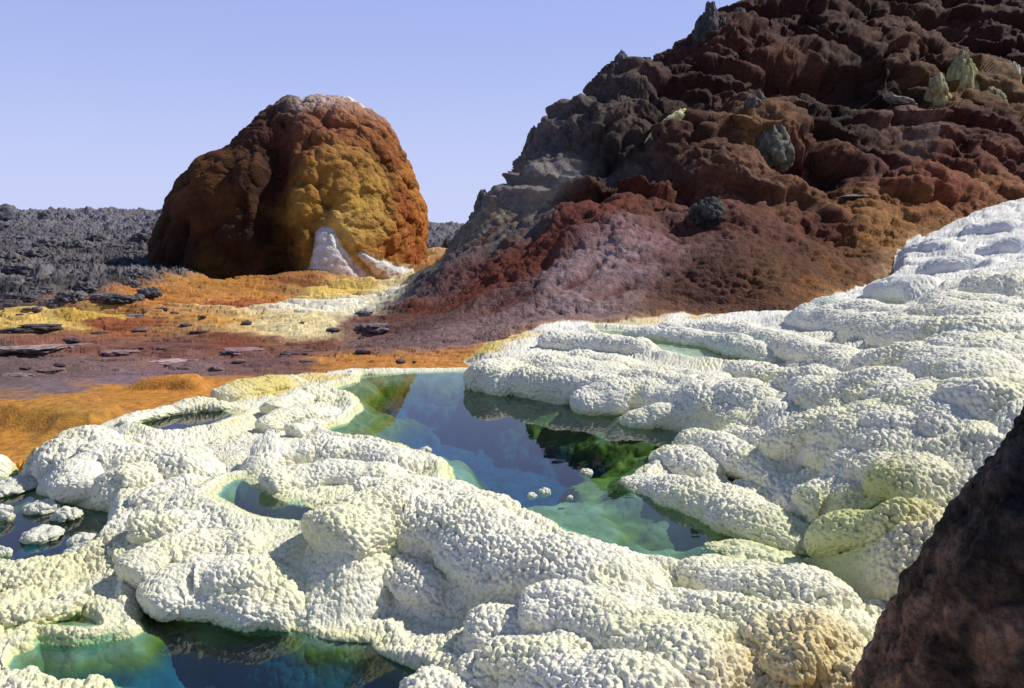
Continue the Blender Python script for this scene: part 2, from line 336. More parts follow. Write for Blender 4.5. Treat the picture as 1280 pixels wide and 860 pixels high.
# ------------------------------------------------------------------ height of the whole terrain
def height(x, y):
    n = len(x)
    P = np.c_[x, y, np.zeros(n)].astype(F32)
    near = y < 24
    far = y > 20
    H = np.zeros(n, F32); salt = np.full(n, -2, F32); pool = np.full(n, -2, F32); pid = np.full(n, -1, np.int8)
    # ground and hill
    G = np.zeros(n, F32)
    m = y < 64
    G[m] = Gf(x[m], y[m])
    hill = np.full(n, -4, F32); hill[m] = poly_sd(x[m], y[m], HILL_OUT, 4.0)
    hm = sstep(-.1, 1.2, hill)
    # platy rough ground
    q = m & (y > 5)
    p = P[q]
    pl = fbm(p * np.array([.55, 1.5, 1], F32), 4, 3)
    plate = np.floor(pl * 7 + .35 * fbm(p * 2.3, 2, 8)) / 7
    G[q] += (1 - hm[q]) * ((.20 + .16 * sstep(12, 15, y[q])) * plate + .07 * fbm(p * 1.3, 4, 21)) * sstep(7.5, 10.5, y[q])
    G[q] += hm[q] * sstep(12, 16, y[q]) * (.5 * fbm(p * .7, 3, 5))
    # orange lobed shelf
    q = (y > 5) & (y < 11) & (x < 0)
    o = poly_sd(x[q] + .12 * fbm(P[q] * 2.2, 2, 31), y[q] + .12 * fbm(P[q] * 2.2, 2, 37), ORANGE_OUT, .6)
    lob = fbm(P[q] * np.array([1.3, 1.3, 1], F32), 2, 77)
    G[q] += sstep(-.05, .22, o) * (.03 + .10 * sstep(-.06, .10, lob))
    # lava plain
    L = np.zeros(n, F32); qf = y > 12
    pf = P[qf]; s = x[qf] / y[qf]
    left = sstep(-.02, -.36, s)
    rise = (y[qf] - 17) / 83
    rise = np.clip(rise, 0, 1)
    L[qf] = .04 + rise * (1.15 + 1.0 * left) + sstep(60, 110, y[qf]) * .7 * left - sstep(200, 700, y[qf]) * (1.0 + 1.6 * left)
    rn = fbm(pf * np.array([.35, .8, 1], F32), 6, 51, .62)
    blk = lumps(pf * np.array([.5, .9, 1], F32) + rn[:, None], 61)
    L[qf] += ((.30 + .3 * sstep(25, 60, y[qf])) * rn + .12 * (blk - .5)) * sstep(11.5, 19, y[qf]) * (1 + sstep(30, 90, y[qf]) * 1.0) * (1 - .9 * sstep(150, 400, y[qf]))
    lm = np.zeros(n, F32)
    lv = poly_sd(x[qf] + .8 * rn, y[qf] + .8 * rn, LAVA_OUT, 3.0)
    lm[qf] = sstep(-.3, .9, lv)
    lm[y > 46] = 1
    B = G * (1 - lm) + L * lm
    H[:] = B
    # salt
    q = y < 24
    xs, ys, ps = x[q], y[q], P[q]
    wx = .06 * fbm(ps * 2.6, 2, 91); wy = .06 * fbm(ps * 2.6, 2, 97)
    sd = poly_sd(xs + wx, ys + wy, SALT_OUT, 1.5)
    salt[q] = sd
    k = sd > -.05
    xs, ys, ps = xs[k], ys[k], ps[k]; sdk = sd[k]
    S = Sf(xs, ys)
    idx = np.flatnonzero(q)[k]
    up = sstep(.3, .7, S) * sstep(5.0, 7, ys)          # the far slope: rimstone steps that follow the contours
    nz = fbm(ps * .9, 3, 111)
    ph = S * 5.2 + nz * 2.2 + .5 * fbm(ps * 3, 2, 117)
    fr = ph - np.floor(ph)
    S = S + up * (.09 * (np.sqrt(np.clip(1 - (1 - fr) ** 2.2, 0, 1)) - fr)) + .03 * fbm(ps * 1.6, 3, 121) * sstep(.1, .5, S)
    S = S - .05 * sstep(-.25, -.05, S) * sstep(17, 12, ys)
    ph2 = S * 16 + fbm(ps * 1.6, 3, 131) * 3
    fr2 = ph2 - np.floor(ph2)
    S = S + (1 - .5 * up) * .022 * (np.sqrt(np.clip(1 - (1 - fr2) ** 2.2, 0, 1)) - fr2)
    wa = .05 + .16 * sstep(6, 12, ys)
    jx = xs + wa * fbm(ps * 2.2, 3, 141); jy = ys + wa * fbm(ps * 2.2, 3, 143)
    for w, a, R in RIDGES:
        R = np.array(R)
        r_ = w * 2.1
        b = (jx > R[:, 0].min() - r_) & (jx < R[:, 0].max() + r_) & (jy > R[:, 1].min() - r_) & (jy < R[:, 1].max() + r_)
        xb, yb = jx[b], jy[b]
        best = np.full(xb.shape, -9, F32)
        wn = w * (1 + .35 * fbm(ps[b] * 2.4, 2, 147))
        for i in range(len(R) - 1):
            d, t = seg_dist(xb, yb, R[i], R[i + 1])
            z = R[i, 2] + t * (R[i + 1, 2] - R[i, 2])
            h = np.where(d < 1.6 * wn, z - .06 - 1.1 * a * (d / wn) ** 2, -9)
            best = np.maximum(best, h)
        S[b] = np.maximum(S[b], best)
    Hs = H[idx] + (S - H[idx]) * sstep(-.04, .22, sdk)
    # pools
    px = xs + .04 * fbm(ps * 3.2, 2, 151); py = ys + .04 * fbm(ps * 3.2, 2, 157)
    pl = np.full(len(xs), -1.2, F32); pi = np.full(len(xs), -1, np.int8)
    terr = poly_sd(xs, ys, TERR, .3)
    for j, (nm, zw, W) in enumerate(POOLW):
        d = poly_sd(px, py, W, 1.2)
        out = d <= 0
        soft = nm in ('upper', 'top')
        if nm == 'main': steep = sstep(-.1, .15, terr)
        else: steep = np.full(len(xs), {'left': .9, 'small': .25, 'hole': .3, 'pocket': .7}.get(nm, 0), F32)
        dd = np.clip(-d, 0, None)
        Rb = .012 + .14 * steep; e_ = .006 + .014 * steep
        lip = zw + np.sqrt(2 * Rb * (dd + e_)) - np.sqrt(2 * Rb * e_) + (.75 - .35 * steep) * dd
        kk = out & (d > -1.19)
        Hs[kk] = np.minimum(Hs[kk], lip[kk])
        kk = out & (d > -.6)
        Hs[kk] = np.maximum(Hs[kk], zw + np.minimum(.35 * dd[kk], .03 - .3 * (dd[kk] - .12)))
        ins = d > 0
        und = fbm(ps[ins] * 2.6, 4, 161)
        dep = .004 + .75 * d[ins] + .22 * und * sstep(.05, .4, d[ins])
        if soft: dep = .004 + .10 * d[ins]
        if nm == 'low': dep = .004 + .9 * d[ins] + .12 * und * sstep(.05, .4, d[ins])
        if nm in ('small', 'hole', 'sliver', 'channel', 'pocket'): dep = .004 + 2.4 * d[ins]
        dep = np.clip(dep, .002, .42)
        Hs[ins] = zw - dep
        m2 = d > pl; pl[m2] = d[m2]; pi[m2] = j
    # submerged shelves in the main pool
    for P_, zt in (([(648,628),(668,616),(700,611),(752,613),(766,632),(786,646),(772,664),(800,662),(830,668),(860,690),(800,700),(700,660)], -.06),
                   ([(700,584),(740,572),(800,575),(775,596),(790,620),(740,606)], -.12), ([(540,560),(575,568),(582,590),(560,590)], -.03)):
        W = np.array([at_z(a, b, 0) for a, b in P_])
        d = poly_sd(px + .06 * fbm(ps * 9, 2, 171), py + .06 * fbm(ps * 9, 2, 173), W, .3)
        in_pool = (pi == 0) & (pl > 0)
        t = sstep(-.14, .08, d) * in_pool
        Hs = Hs * (1 - t) + np.maximum(Hs, zt) * t
    H[idx] = Hs; pool[idx] = pl; pid[idx] = pi
    return H, salt, pool, pid, hill, lm

# ------------------------------------------------------------------ terrain sheet: one row of samples per direction, spaced evenly over what it shows
NC = int(1420 * Q); NR = int(1650 * Q)
pxs = np.concatenate([np.linspace(-480, -120, 60)[:-1], np.linspace(-120, 1400, NC), np.linspace(1400, 1780, 60)[1:]])
slope = (pxs - 640) / FPX
NC = len(pxs)
ys = np.unique(np.concatenate([1 / np.linspace(1 / 1.0, 1 / 400.0, int(2300 * Q)), np.geomspace(1.0, 6000, int(700 * Q)), np.geomspace(9, 30, int(500 * Q)), np.geomspace(30, 160, int(300 * Q))]))
NY = len(ys)
HH = np.empty((NC, NY), F32)
CH = 120
aux = [np.empty((NC, NY), F32) for _ in range(5)]
for c0 in range(0, NC, CH):
    c1 = min(NC, c0 + CH)
    X = (slope[c0:c1, None] * ys[None, :]).astype(F32).ravel(); Y = np.broadcast_to(ys[None, :].astype(F32), (c1 - c0, NY)).ravel()
    r = height(X, Y)
    HH[c0:c1] = r[0].reshape(c1 - c0, NY)
    for a, v in zip(aux, r[1:]): a[c0:c1] = v.reshape(c1 - c0, NY)
V = (HH - CAM_H) / ys
dv = np.abs(np.diff(V, axis=1))
dl = np.sqrt(np.diff(HH, axis=1) ** 2 + (np.diff(ys) ** 2)[None, :] * (1 + slope[:, None] ** 2)) / ys[None, 1:]
flo = np.interp(np.log(ys[1:]), np.log([1, 2.4, 6, 12, 30, 100, 6000]), [.03, .2, .22, .13, .06, .03, .004])
Wt = np.sqrt((dv * np.interp(ys[1:], [2.2, 2.6], [.15, 1])[None]) ** 2 + (flo[None] * np.minimum(dl, .02)) ** 2)
for hw0 in (22, 22, 18):                  # neighbouring directions share their spacing, so that the quads stay square
    pad = np.pad(Wt, ((hw0, hw0), (0, 0)), mode='edge'); cs = np.cumsum(np.vstack([np.zeros((1, NY - 1)), pad]), axis=0)
    Wt = (cs[2 * hw0 + 1:] - cs[:-2 * hw0 - 1]) / (2 * hw0 + 1)
cum = np.concatenate([np.zeros((NC, 1)), np.cumsum(Wt, axis=1)], axis=1)
XX = np.empty((NC, NR), F32); YY = np.empty((NC, NR), F32); ZZ = np.empty((NC, NR), F32)
att = [np.empty((NC, NR), F32) for _ in range(5)]
for c in range(NC):
    t = np.linspace(0, cum[c, -1], NR)
    yy = np.interp(t, cum[c], ys)
    YY[c] = yy; XX[c] = yy * slope[c]; ZZ[c] = np.interp(yy, ys, HH[c])
    for k in (0, 1, 3, 4): att[k][c] = np.interp(yy, ys, aux[k][c])
    att[2][c] = aux[2][c][np.clip(np.searchsorted(ys, yy), 0, NY - 1)]
del HH, aux, V, dv, dl, Wt, pad, cs, cum
def grid_normals(X, Y, Z):
    du = np.stack([np.gradient(a, axis=0) for a in (X, Y, Z)], -1)
    dw = np.stack([np.gradient(a, axis=1) for a in (X, Y, Z)], -1)
    nn = np.cross(du, dw); nn /= np.linalg.norm(nn, axis=-1, keepdims=True) + 1e-12
    return nn
NN = grid_normals(XX, YY, ZZ)
NN[NN[..., 2] < 0] *= -1
for _ in range(3):                        # smooth the directions the crust grows in
    NN[1:-1] = (NN[:-2] + NN[1:-1] * 2 + NN[2:]) / 4; NN[:, 1:-1] = (NN[:, :-2] + NN[:, 1:-1] * 2 + NN[:, 2:]) / 4
NN /= np.linalg.norm(NN, axis=-1, keepdims=True) + 1e-9
pos = np.stack([XX, YY, ZZ], -1).reshape(-1, 3).astype(F32); nor = NN.reshape(-1, 3).astype(F32)
salt, pool, pid, hill, lava = [a.ravel() for a in att]
del XX, YY, ZZ, NN
N_ = len(pos)
zw = np.array([w[1] for w in POOLW], F32)[np.clip(pid, 0, 9).astype(int)]
is_salt = (salt > 0); under = is_salt & (pool > 0)
col = np.zeros((N_, 3), F32)

# ------------------------------------------------------------------ salt: cauliflower crust and its colour
def salt_colour(p, crease):
    n1 = fbm(p * 1.7, 3, 201); n2 = fbm(p * 5, 3, 207)
    c = np.empty((len(p), 3), F32); c[:] = (.77, .75, .625)
    def mixin(w, to):
        c[:] = c * (1 - w[:, None]) + np.asarray(to, F32) * w[:, None]
    mixin(.6 * sstep(-.3, .6, n1 * .6 + .6 * n2) * sstep(9.5, 6, p[:, 1]), (.75, .735, .39))
    mixin(.8 * sstep(8.5, 12, p[:, 1]), (.79, .785, .745))
    for (a, b, z, r, wt, to) in SALT_TINTS:
        q = at_z(a, b, z); d = np.sqrt(((p[:, 0] - q[0]) ** 2 + (p[:, 1] - q[1]) ** 2)) / r
        mixin(wt * np.clip(1 - sstep(.35, 1.1, d + .35 * n2), 0, 1), to)
    mixin(.75 * crease, (.54, .55, .28))  # yellow green creases, with the shade between beads painted in
    for nm, zw_, W in POOLW:               # wet yellow green band just above the water
        b = np.flatnonzero((np.abs(p[:, 2] - zw_ - .02) < .07))
        if len(b) == 0: continue
        pd_ = poly_sd(p[b, 0], p[b, 1], W, .35)
        near_ = pd_ > -.34
        b = b[near_]; pd_ = pd_[near_]
        wv = .62 * sstep(.05, .0, p[b, 2] - zw_ + .03 * n2[b]) * sstep(-.22, -.03, pd_ + .12 * n2[b])
        c[b] = c[b] * (1 - wv[:, None]) + np.array((.48, .50, .16), F32) * wv[:, None]
    return c
YEL, ORG = (.58, .48, .13), (.52, .28, .05)
SALT_TINTS = [(1010,830,.12,.33,.55,(0.592,0.400,0.128)),(1080,845,.2,.3,.5,(0.576,0.384,0.112)),(1060,640,.25,.25,.75,(0.624,0.528,0.224)),(1110,620,.33,.3,.5,(0.640,0.576,0.304)),(1140,600,.38,.5,.45,(0.640,0.608,0.384)),
 (1080,715,.04,.35,.7,(0.400,0.464,0.128)),(1180,650,.4,.4,.5,(0.624,0.528,0.240)),(320,478,.08,.55,.9,YEL),(400,466,.08,.4,.8,(0.624,0.480,0.112)),(290,470,.06,.5,.8,ORG),(600,432,.16,.5,.95,(0.576,0.416,0.080)),(625,418,.2,.6,.9,(0.592,0.416,0.080)),
 (880,390,.36,.35,.8,(0.576,0.360,0.080)),(800,396,.32,.5,.7,(0.592,0.440,0.128)),(1000,381,.45,.25,.5,(0.400,0.224,0.064)),(1113,343,.62,.3,.35,(0.576,0.384,0.112)),(45,545,.06,.22,.85,(0.496,0.416,0.096)),(80,545,.08,.3,.4,(0.608,0.528,0.240)),
 (560,590,.02,.25,.6,(0.624,0.640,0.336)),(960,690,.03,.5,.55,(0.624,0.656,0.336)),(250,500,.06,.4,.5,(0.640,0.592,0.336)),(100,690,-.12,.3,.6,(0.624,0.592,0.336)),(40,730,-.12,.6,.5,(0.640,0.624,0.384)),(300,515,.04,.5,.5,(0.640,0.608,0.368)),(900,440,.26,.6,.4,(0.480,0.600,0.528)),(1050,398,.45,.6,.4,(0.480,0.592,0.496))]
def beads(p):
    g0 = lumps(p * (1 / .30) + .35 * fbm(p * 3, 2, 219)[:, None], 229) - .62
    g1 = lumps(p * (1 / .080) + .6 * fbm(p * 7, 2, 215)[:, None], 221)
    g2 = lumps(p * (1 / .0235) + .3 * fbm(p * 20, 2, 217)[:, None], 223)
    g3 = lumps(p * (1 / .0165), 227)
    am = .55 + .75 * sstep(-.45, .45, fbm(p * 1.9, 3, 213))
    hgt = .026 * g0 + am * (.013 * g1 + .023 * g2 + .010 * g3) - .032
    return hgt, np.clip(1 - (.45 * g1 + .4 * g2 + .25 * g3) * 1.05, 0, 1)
k = np.flatnonzero(is_salt & ~under)
p = pos[k]
grow = sstep(-.0, .15, salt[k]) * (.55 + .45 * sstep(0, .05, -pool[k]))
hgt, crease = beads(p)
pos[k] += nor[k] * (hgt * grow)[:, None]
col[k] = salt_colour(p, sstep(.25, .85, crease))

# pool beds
k = np.flatnonzero(under)
p = pos[k]; dep = np.clip(zw[k] - p[:, 2], 0, 1)
g1 = lumps(p * (1 / .10), 231); g2 = lumps(p * (1 / .04), 233)
pos[k] += nor[k] * ((.007 * g1 + .006 * g2 - .008) * np.clip(dep / .06, .2, 1))[:, None]
b0 = np.array((.36, .37, .22), F32); b1 = np.array((.24, .25, .03), F32); b2 = np.array((.055, .10, .02), F32); b3 = np.array((.010, .075, .135), F32)  # bed colour by depth stands in for light absorbed and scattered in the water
nz = fbm(p * np.array([1.5, .8, 2], F32), 4, 241)
dn = (dep + .07 * nz + .05 * fbm(p * 5, 3, 243)) * np.where(np.isin(pid[k].astype(int), [1, 2, 3, 4, 5, 7]), 1.8, np.where(pid[k].astype(int) == 6, 2.6, 1))
c = b0 + (b1 - b0) * sstep(.0, .15, dn)[:, None]
c = c + (b2 - c) * sstep(.08, .28, dn)[:, None]
c = c + (b3 - c) * sstep(.16, .40, dn)[:, None]
c = c + (np.array((.05, .24, .22), F32) - c) * (sstep(.05, .45, nz) * sstep(.2, .4, dn) * .25)[:, None]
lw = np.isin(pid[k].astype(int), [3, 6]) * sstep(.04, .2, dep); c = c + (np.array((.02, .15, .17), F32) - c) * (.8 * lw * sstep(-.35, .35, fbm(p * np.array([1.2, 2.4, 1], F32), 4, 245)))[:, None]
sh = np.isin(pid[k].astype(int), [8, 9])
c[sh] = c[sh] * .25 + np.array((.58, .64, .54), F32) * .75
col[k] = c

# ------------------------------------------------------------------ ground, hill and lava colours
def A(px, py, z=None, d=None):
    return at_z(px, py, z) if z is not None else at_d(px, py, d)
GA = [(A(a, b, z), c) for a, b, z, c in [
 (100,462,0,(.15,.09,.085)),(250,458,0,(.17,.10,.10)),(20,445,0,(.13,.085,.08)),(520,432,.05,(.19,.105,.095)),(20,470,0,(.12,.08,.075)),(350,448,.02,(.14,.07,.065)),(60,480,0,(.16,.11,.12)),(160,470,0,(.18,.12,.14)),
 (150,488,0,(.44,.19,.025)),(250,480,0,(.44,.18,.025)),(0,535,-.03,(.46,.20,.03)),(80,500,0,(.42,.19,.03)),(440,452,.04,(.44,.18,.035)),(560,451,.06,(.46,.19,.045)),(90,520,.05,(.38,.19,.03)),(220,490,0,(.45,.19,.03)),(500,450,.05,(.44,.18,.035)),
 (300,428,0,(.17,.05,.025)),(150,412,0,(.26,.085,.03)),(400,424,.03,(.14,.04,.022)),(470,405,.06,(.16,.06,.04)),(200,430,0,(.15,.06,.045)),(80,425,0,(.2,.08,.05)),
 (200,368,.05,(.42,.17,.035)),(330,366,.08,(.46,.19,.035)),(260,400,.03,(.44,.18,.03)),(150,382,.04,(.36,.12,.03)),(300,372,.08,(.34,.10,.03)),(220,352,.1,(.44,.2,.04)),(300,352,.12,(.40,.17,.03)),(360,352,.12,(.26,.1,.03)),
 (60,405,.02,(.60,.44,.13)),(20,402,.02,(.56,.38,.10)),(100,402,.02,(.52,.32,.06)),(320,398,.04,(.66,.42,.1)),(300,404,.04,(.5,.25,.05)),
 (470,370,.09,(.76,.72,.56)),(430,378,.08,(.78,.74,.58)),(400,386,.06,(.78,.74,.58)),(370,396,.05,(.74,.68,.46)),(340,406,.04,(.70,.58,.30)),(390,410,.04,(.66,.56,.30)),(440,398,.05,(.70,.64,.44)),(480,358,.1,(.76,.70,.48)),(430,362,.11,(.70,.55,.18)),(380,400,.05,(.68,.60,.38)),(350,404,.05,(.66,.52,.24)),(410,392,.06,(.70,.66,.50)),(440,384,.07,(.70,.64,.44)),(420,400,.05,(.66,.58,.36)),(455,374,.08,(.70,.62,.40)),(485,364,.1,(.70,.62,.40)),(490,358,.1,(.72,.52,.16)),(440,356,.12,(.62,.42,.09)),(500,348,.12,(.45,.2,.05)),
 (40,392,.03,(.10,.075,.07)),(110,372,.05,(.12,.085,.08)),(0,385,.05,(.06,.06,.065)),(160,352,.1,(.09,.08,.085)),(500,385,.09,(.1,.07,.07)),(440,408,.05,(.18,.09,.07))]]
HA = [(hd(a, b, d), c) for a, b, d, c in [
 (640,230,18,(.23,.23,.235)),(600,290,17.3,(.24,.24,.22)),(700,170,18.6,(.22,.22,.22)),(760,110,19.8,(.19,.19,.19)),(660,300,16,(.15,.14,.135)),(620,265,17.6,(.30,.29,.20)),(680,215,18,(.27,.27,.26)),(730,190,18.2,(.07,.065,.06)),(545,330,16.8,(.17,.17,.185)),(530,360,15.6,(.15,.135,.15)),(740,150,19,(.18,.175,.165)),(590,250,18.2,(.24,.24,.21)),
 (700,355,13,(.34,.26,.275)),(790,325,13.6,(.38,.29,.31)),(630,388,12.4,(.30,.215,.22)),(570,395,12.8,(.15,.09,.08)),(730,370,12.3,(.36,.28,.285)),(660,375,12.8,(.13,.09,.085)),(800,300,14.4,(.30,.19,.20)),(700,385,11.5,(.30,.22,.225)),
 (640,345,14.2,(.17,.04,.018)),(740,280,15.6,(.15,.038,.02)),(800,240,16.4,(.14,.04,.02)),(590,370,14,(.18,.045,.02)),(690,320,14.8,(.17,.042,.02)),(545,385,13.8,(.17,.05,.025)),(760,235,17,(.10,.035,.02)),
 (900,200,17.6,(.16,.085,.05)),(980,80,20.6,(.17,.085,.05)),(1000,190,17.8,(.19,.08,.04)),(1100,100,20.6,(.055,.035,.025)),(1200,200,19.4,(.20,.075,.04)),(1100,220,18,(.13,.042,.03)),(850,150,19,(.055,.035,.03)),(1050,150,19,(.05,.028,.02)),(950,140,18.8,(.28,.20,.12)),(940,170,18.2,(.34,.25,.12)),(880,100,20.2,(.09,.045,.032)),(1130,60,22,(.15,.085,.05)),(1190,120,20.8,(.32,.22,.08)),(1250,120,21.2,(.30,.24,.12)),(1230,160,20.2,(.14,.055,.035)),(1120,130,20,(.26,.2,.17)),(1000,30,22.2,(.11,.055,.042)),(1270,60,23.4,(.085,.05,.04)),
 (900,330,13.4,(.085,.036,.018)),(1000,320,14.2,(.10,.04,.018)),(1050,270,16,(.15,.045,.026)),(1150,250,17.3,(.2,.06,.03)),(860,345,13,(.11,.05,.034)),(950,290,15,(.13,.045,.03)),(850,280,15,(.13,.06,.048)),(1000,350,13.6,(.11,.045,.018)),(950,360,13,(.12,.05,.022)),(1080,310,15.2,(.15,.06,.02)),
 (1110,310,15.8,(.34,.17,.04)),(1060,340,14.2,(.2,.09,.025)),(1235,246,18.2,(.28,.12,.045)),(1170,268,17,(.3,.13,.04)),(1010,375,13,(.26,.12,.03)),(1120,290,16.4,(.34,.18,.05)),(1250,215,19.3,(.16,.055,.035)),(870,385,11.8,(.16,.08,.05))]]
k = np.flatnonzero((salt <= 0))
p = pos[k].copy()
on_hill = hill[k] > 0
warp = np.stack([fbm(p * 1.1, 4, 251 + 7 * i) for i in range(3)], 1)
# displacement of hill crust
h = np.flatnonzero(hill[k] > -.3); ph_ = p[h]
amt = sstep(-.3, .8, hill[k][h]); zz = ph_[:, 2]
ste = amt * sstep(.9, 2.6, zz + .5 * fbm(ph_ * .5, 2, 259))          # steep upper rock against smooth lower apron
wq = ph_ + .45 * warp[h]
b1_ = lumps(wq * np.array([.48, .48, .85], F32), 261); b2_ = lumps(wq * np.array([1.15, 1.15, 2.0], F32) + 5, 263); b3_ = lumps(wq * np.array([3.8, 3.8, 6.5], F32), 265)
b4_ = lumps(ph_ * np.array([9, 9, 16], F32) + warp[h], 267)
rd = fbm(ph_ * 2.2, 5, 269, .6)
ap = amt * (1 - ste) * sstep(.2, .7, zz) ; rip = lumps(ph_ * np.array([4, 4, 16], F32) + .6 * warp[h], 275)
shp = zz / .95 + 1.1 * fbm(ph_ * np.array([.55, .55, .3], F32), 3, 277); shf = shp - np.floor(shp); shelf = (1 - shf) ** .8 * sstep(0, .16, shf)
low_ = amt * (1 - ste) * sstep(.1, .4, zz) * sstep(3.4, 1.6, ph_[:, 0])
al = -.74 * ph_[:, 0] - .67 * ph_[:, 1]; pe = .67 * ph_[:, 0] - .74 * ph_[:, 1]
stk = fbm(np.c_[pe * 1.7, al * .4, zz * .6].astype(F32), 4, 287, .55)       # ledges running down to the flat
d = low_ * .42 * (.22 - np.abs(stk)) + ste * .50 * (shelf - .45) * sstep(-.5, .3, fbm(ph_ * .4 + 9, 2, 279)) + ap * (1 - .6 * low_) * .11 * (rip - .5) + ste * (.75 * (b1_ - .66) + .36 * (b2_ - .6) + .10 * (b3_ - .5) + .09 * rd) + amt * (.045 * (b4_ - .5) + .05 * (b3_ - .5) * sstep(0, .6, zz) + .05 * rd)
for (a_, b_, d_, r_, t_) in [(1045,90,20.4,1.3,1.5),(960,100,20,.7,.8),(1010,205,17.4,.6,.7),(900,245,16.2,.55,.6),(740,215,17.8,.7,.8),(860,130,19.4,.8,.8),(1080,190,19,.7,.7),(1215,40,23,.8,.8),(800,215,17.3,.5,.5)]:
    hc = hd(a_, b_, d_); d -= t_ * np.exp(-(((ph_ - hc) / np.array([r_ * 1.5, r_ * 1.5, r_ * .7])) ** 2).sum(1)).astype(F32)
out = nor[k][h].copy(); out[:, 2] *= .75
pos[k[h]] += out * d[:, None]
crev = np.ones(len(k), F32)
crev[h] = 1 - ste * (1 - np.clip(-.15 + .75 * b1_ + .65 * b2_ + .25 * (b3_ - .5), .12, 1.55)) * .95  # bulb tops lightened and crevices darkened in the colour: painted sun and shade
# lava and ground roughness
g = np.flatnonzero(~on_hill)
pg = p[g]; lg = lava[k][g]
e1 = lumps(pg * np.array([2.6, 2.2, 3], F32) + warp[g], 271); e3 = lumps(pg * np.array([6, 4.5, 7], F32) + warp[g], 272); e2 = fbm(pg * 4, 4, 273)
pos[k[g], 2] += (lg * (.30 * (e1 - .5) * sstep(-.2, .3, fbm(pg * .6, 2, 276)) + .16 * (e3 - .5) + .34 * fbm(pg * np.array([1.8, 2.6, 1], F32), 6, 279, .72)) * sstep(11, 14, pg[:, 1]) + (1 - lg) * (.012 * e2 + .02 * (e1 - .5)) * sstep(7, 14, pg[:, 1]))
sp_ = np.c_[p[:, 0], p[:, 1] * .8, p[:, 2]]
def pl2(x, y): return 12 * x / y, 9 * np.log(y)
ux, uy = pl2(p[:, 0], np.maximum(p[:, 1], .5))
wpu = np.stack([fbm(np.c_[ux, uy * 1.8, 0 * ux].astype(F32) * 1.6, 5, 291 + i, .6) for i in range(2)], 1)
cg = blend_anchor((ux + .55 * wpu[:, 0]).astype(F32), (uy + .38 * wpu[:, 1]).astype(F32), np.zeros(len(p), F32), [(*pl2(q[0], q[1]), 0, c) for q, c in GA], 4.5, .06)
ch = blend_anchor(p[:, 0] + .55 * warp[:, 0], p[:, 1] + .55 * warp[:, 1], p[:, 2] + .55 * warp[:, 2], [(*q, c) for q, c in HA], 4.0, .25)
stc = np.zeros(len(p), F32); stc[h] = low_ * sstep(.0, .35, stk)
ch = ch + (np.array((.15, .038, .02), F32) - ch) * (.8 * stc)[:, None]
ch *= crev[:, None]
lavc = np.array((.066, .060, .064), F32) * (1 + .95 * fbm(p * 1.3, 5, 281, .7))[:, None]  # random tone, widened to stand in for lit tops and dark crevices
lavc += np.array((.07, .062, .065), F32) * sstep(.05, .4, fbm(p * np.array([.2, .35, 1], F32), 3, 283))[:, None]
farh = sstep(24, 70, p[:, 1])[:, None]  # distance haze, painted into the far lava colour
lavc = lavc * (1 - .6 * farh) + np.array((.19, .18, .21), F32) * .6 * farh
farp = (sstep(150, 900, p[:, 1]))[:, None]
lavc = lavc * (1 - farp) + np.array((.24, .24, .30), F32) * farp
lvk = lava[k][:, None]
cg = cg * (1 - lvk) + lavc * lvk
# dark gaps between the plates of the flat
hw = sstep(-.4, .35, hill[k] + .5 * warp[:, 0])[:, None] * (p[:, 1] < 60)[:, None]
cc = cg * (1 - hw) + ch * hw
edge = np.exp(-(salt[k] / .09) ** 2) * (p[:, 1] < 20) * (p[:, 1] > 6)
cc = cc + (np.array((.50, .24, .05), F32) - cc) * (.45 * edge)[:, None]
cc *= (1 - np.array((.34, .42, .44), F32) * hw) * (1 - np.array((.40, .54, .60), F32) * (sstep(.8, 2.6, p[:, 0] + .8 * warp[:, 0]) * sstep(2.4, 3.4, p[:, 2] + .8 * warp[:, 1]))[:, None])  # hill toned down; its upper right painted darker for deep shade
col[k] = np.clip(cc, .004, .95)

# ------------------------------------------------------------------ cut the sheet into its pieces
BANK_LEFT = [at_z(*p)[:2] for p in [(-250,620,-.1),(-250,500,0),(60,500,.05),(268,496,.05),(318,497,.04),(326,520,.04),(318,545,.0),(300,570,0),(292,603,0),(310,628,0),(388,640,0),(395,652,0),(440,730,-.15),(500,800,-.25),(470,830,-.3),(300,900,-.3),(135,850,-.25),(180,795,-.25),(185,760,-.2),(130,708,-.12),(100,700,-.13),(128,670,-.15),(136,645,-.15),(30,605,-.15)]]
RIMS = [at_z(*p)[:2] for p in [(-400,560,-.1),(30,580,-.1),(30,605,-.15),(136,645,-.15),(128,670,-.15),(100,700,-.13),(130,708,-.12),(185,760,-.2),(180,795,-.25),(150,870,-.25),(150,1100,-.25),(-400,1000,-.2)]]
NECK = [at_z(*p)[:2] for p in [(268,498,.04),(255,440,.05),(600,430,.06),(606,462,.04),(560,470,0),(470,470,0),(460,500,0),(440,533,.02),(330,541,.02),(318,520,.04)]]
x_, y_ = pos[:, 0], pos[:, 1]
reg = np.full(N_, 7, np.int8)             # 7 = foreground bank
sal = is_salt & ~under
def inside(P): return poly_sd(x_, y_, P, .01) > 0
reg[inside(BANK_LEFT)] = 6; reg[inside(RIMS)] = 8; reg[inside(NECK)] = 9; reg[inside(TERR)] = 5
reg[~is_salt] = 1
orange = (~is_salt) & inside([tuple(q) for q in ORANGE_OUT])
reg[orange] = 4
reg[(~is_salt) & (lava > .5)] = 3
reg[(~is_salt) & (hill > 0)] = 2
reg[under] = 0
idx = np.arange(N_).reshape(NC, NR)
qa = np.stack([idx[:-1, :-1], idx[1:, :-1], idx[1:, 1:], idx[:-1, 1:]], -1).reshape(-1, 4)
rq = reg[qa[:, 0]]
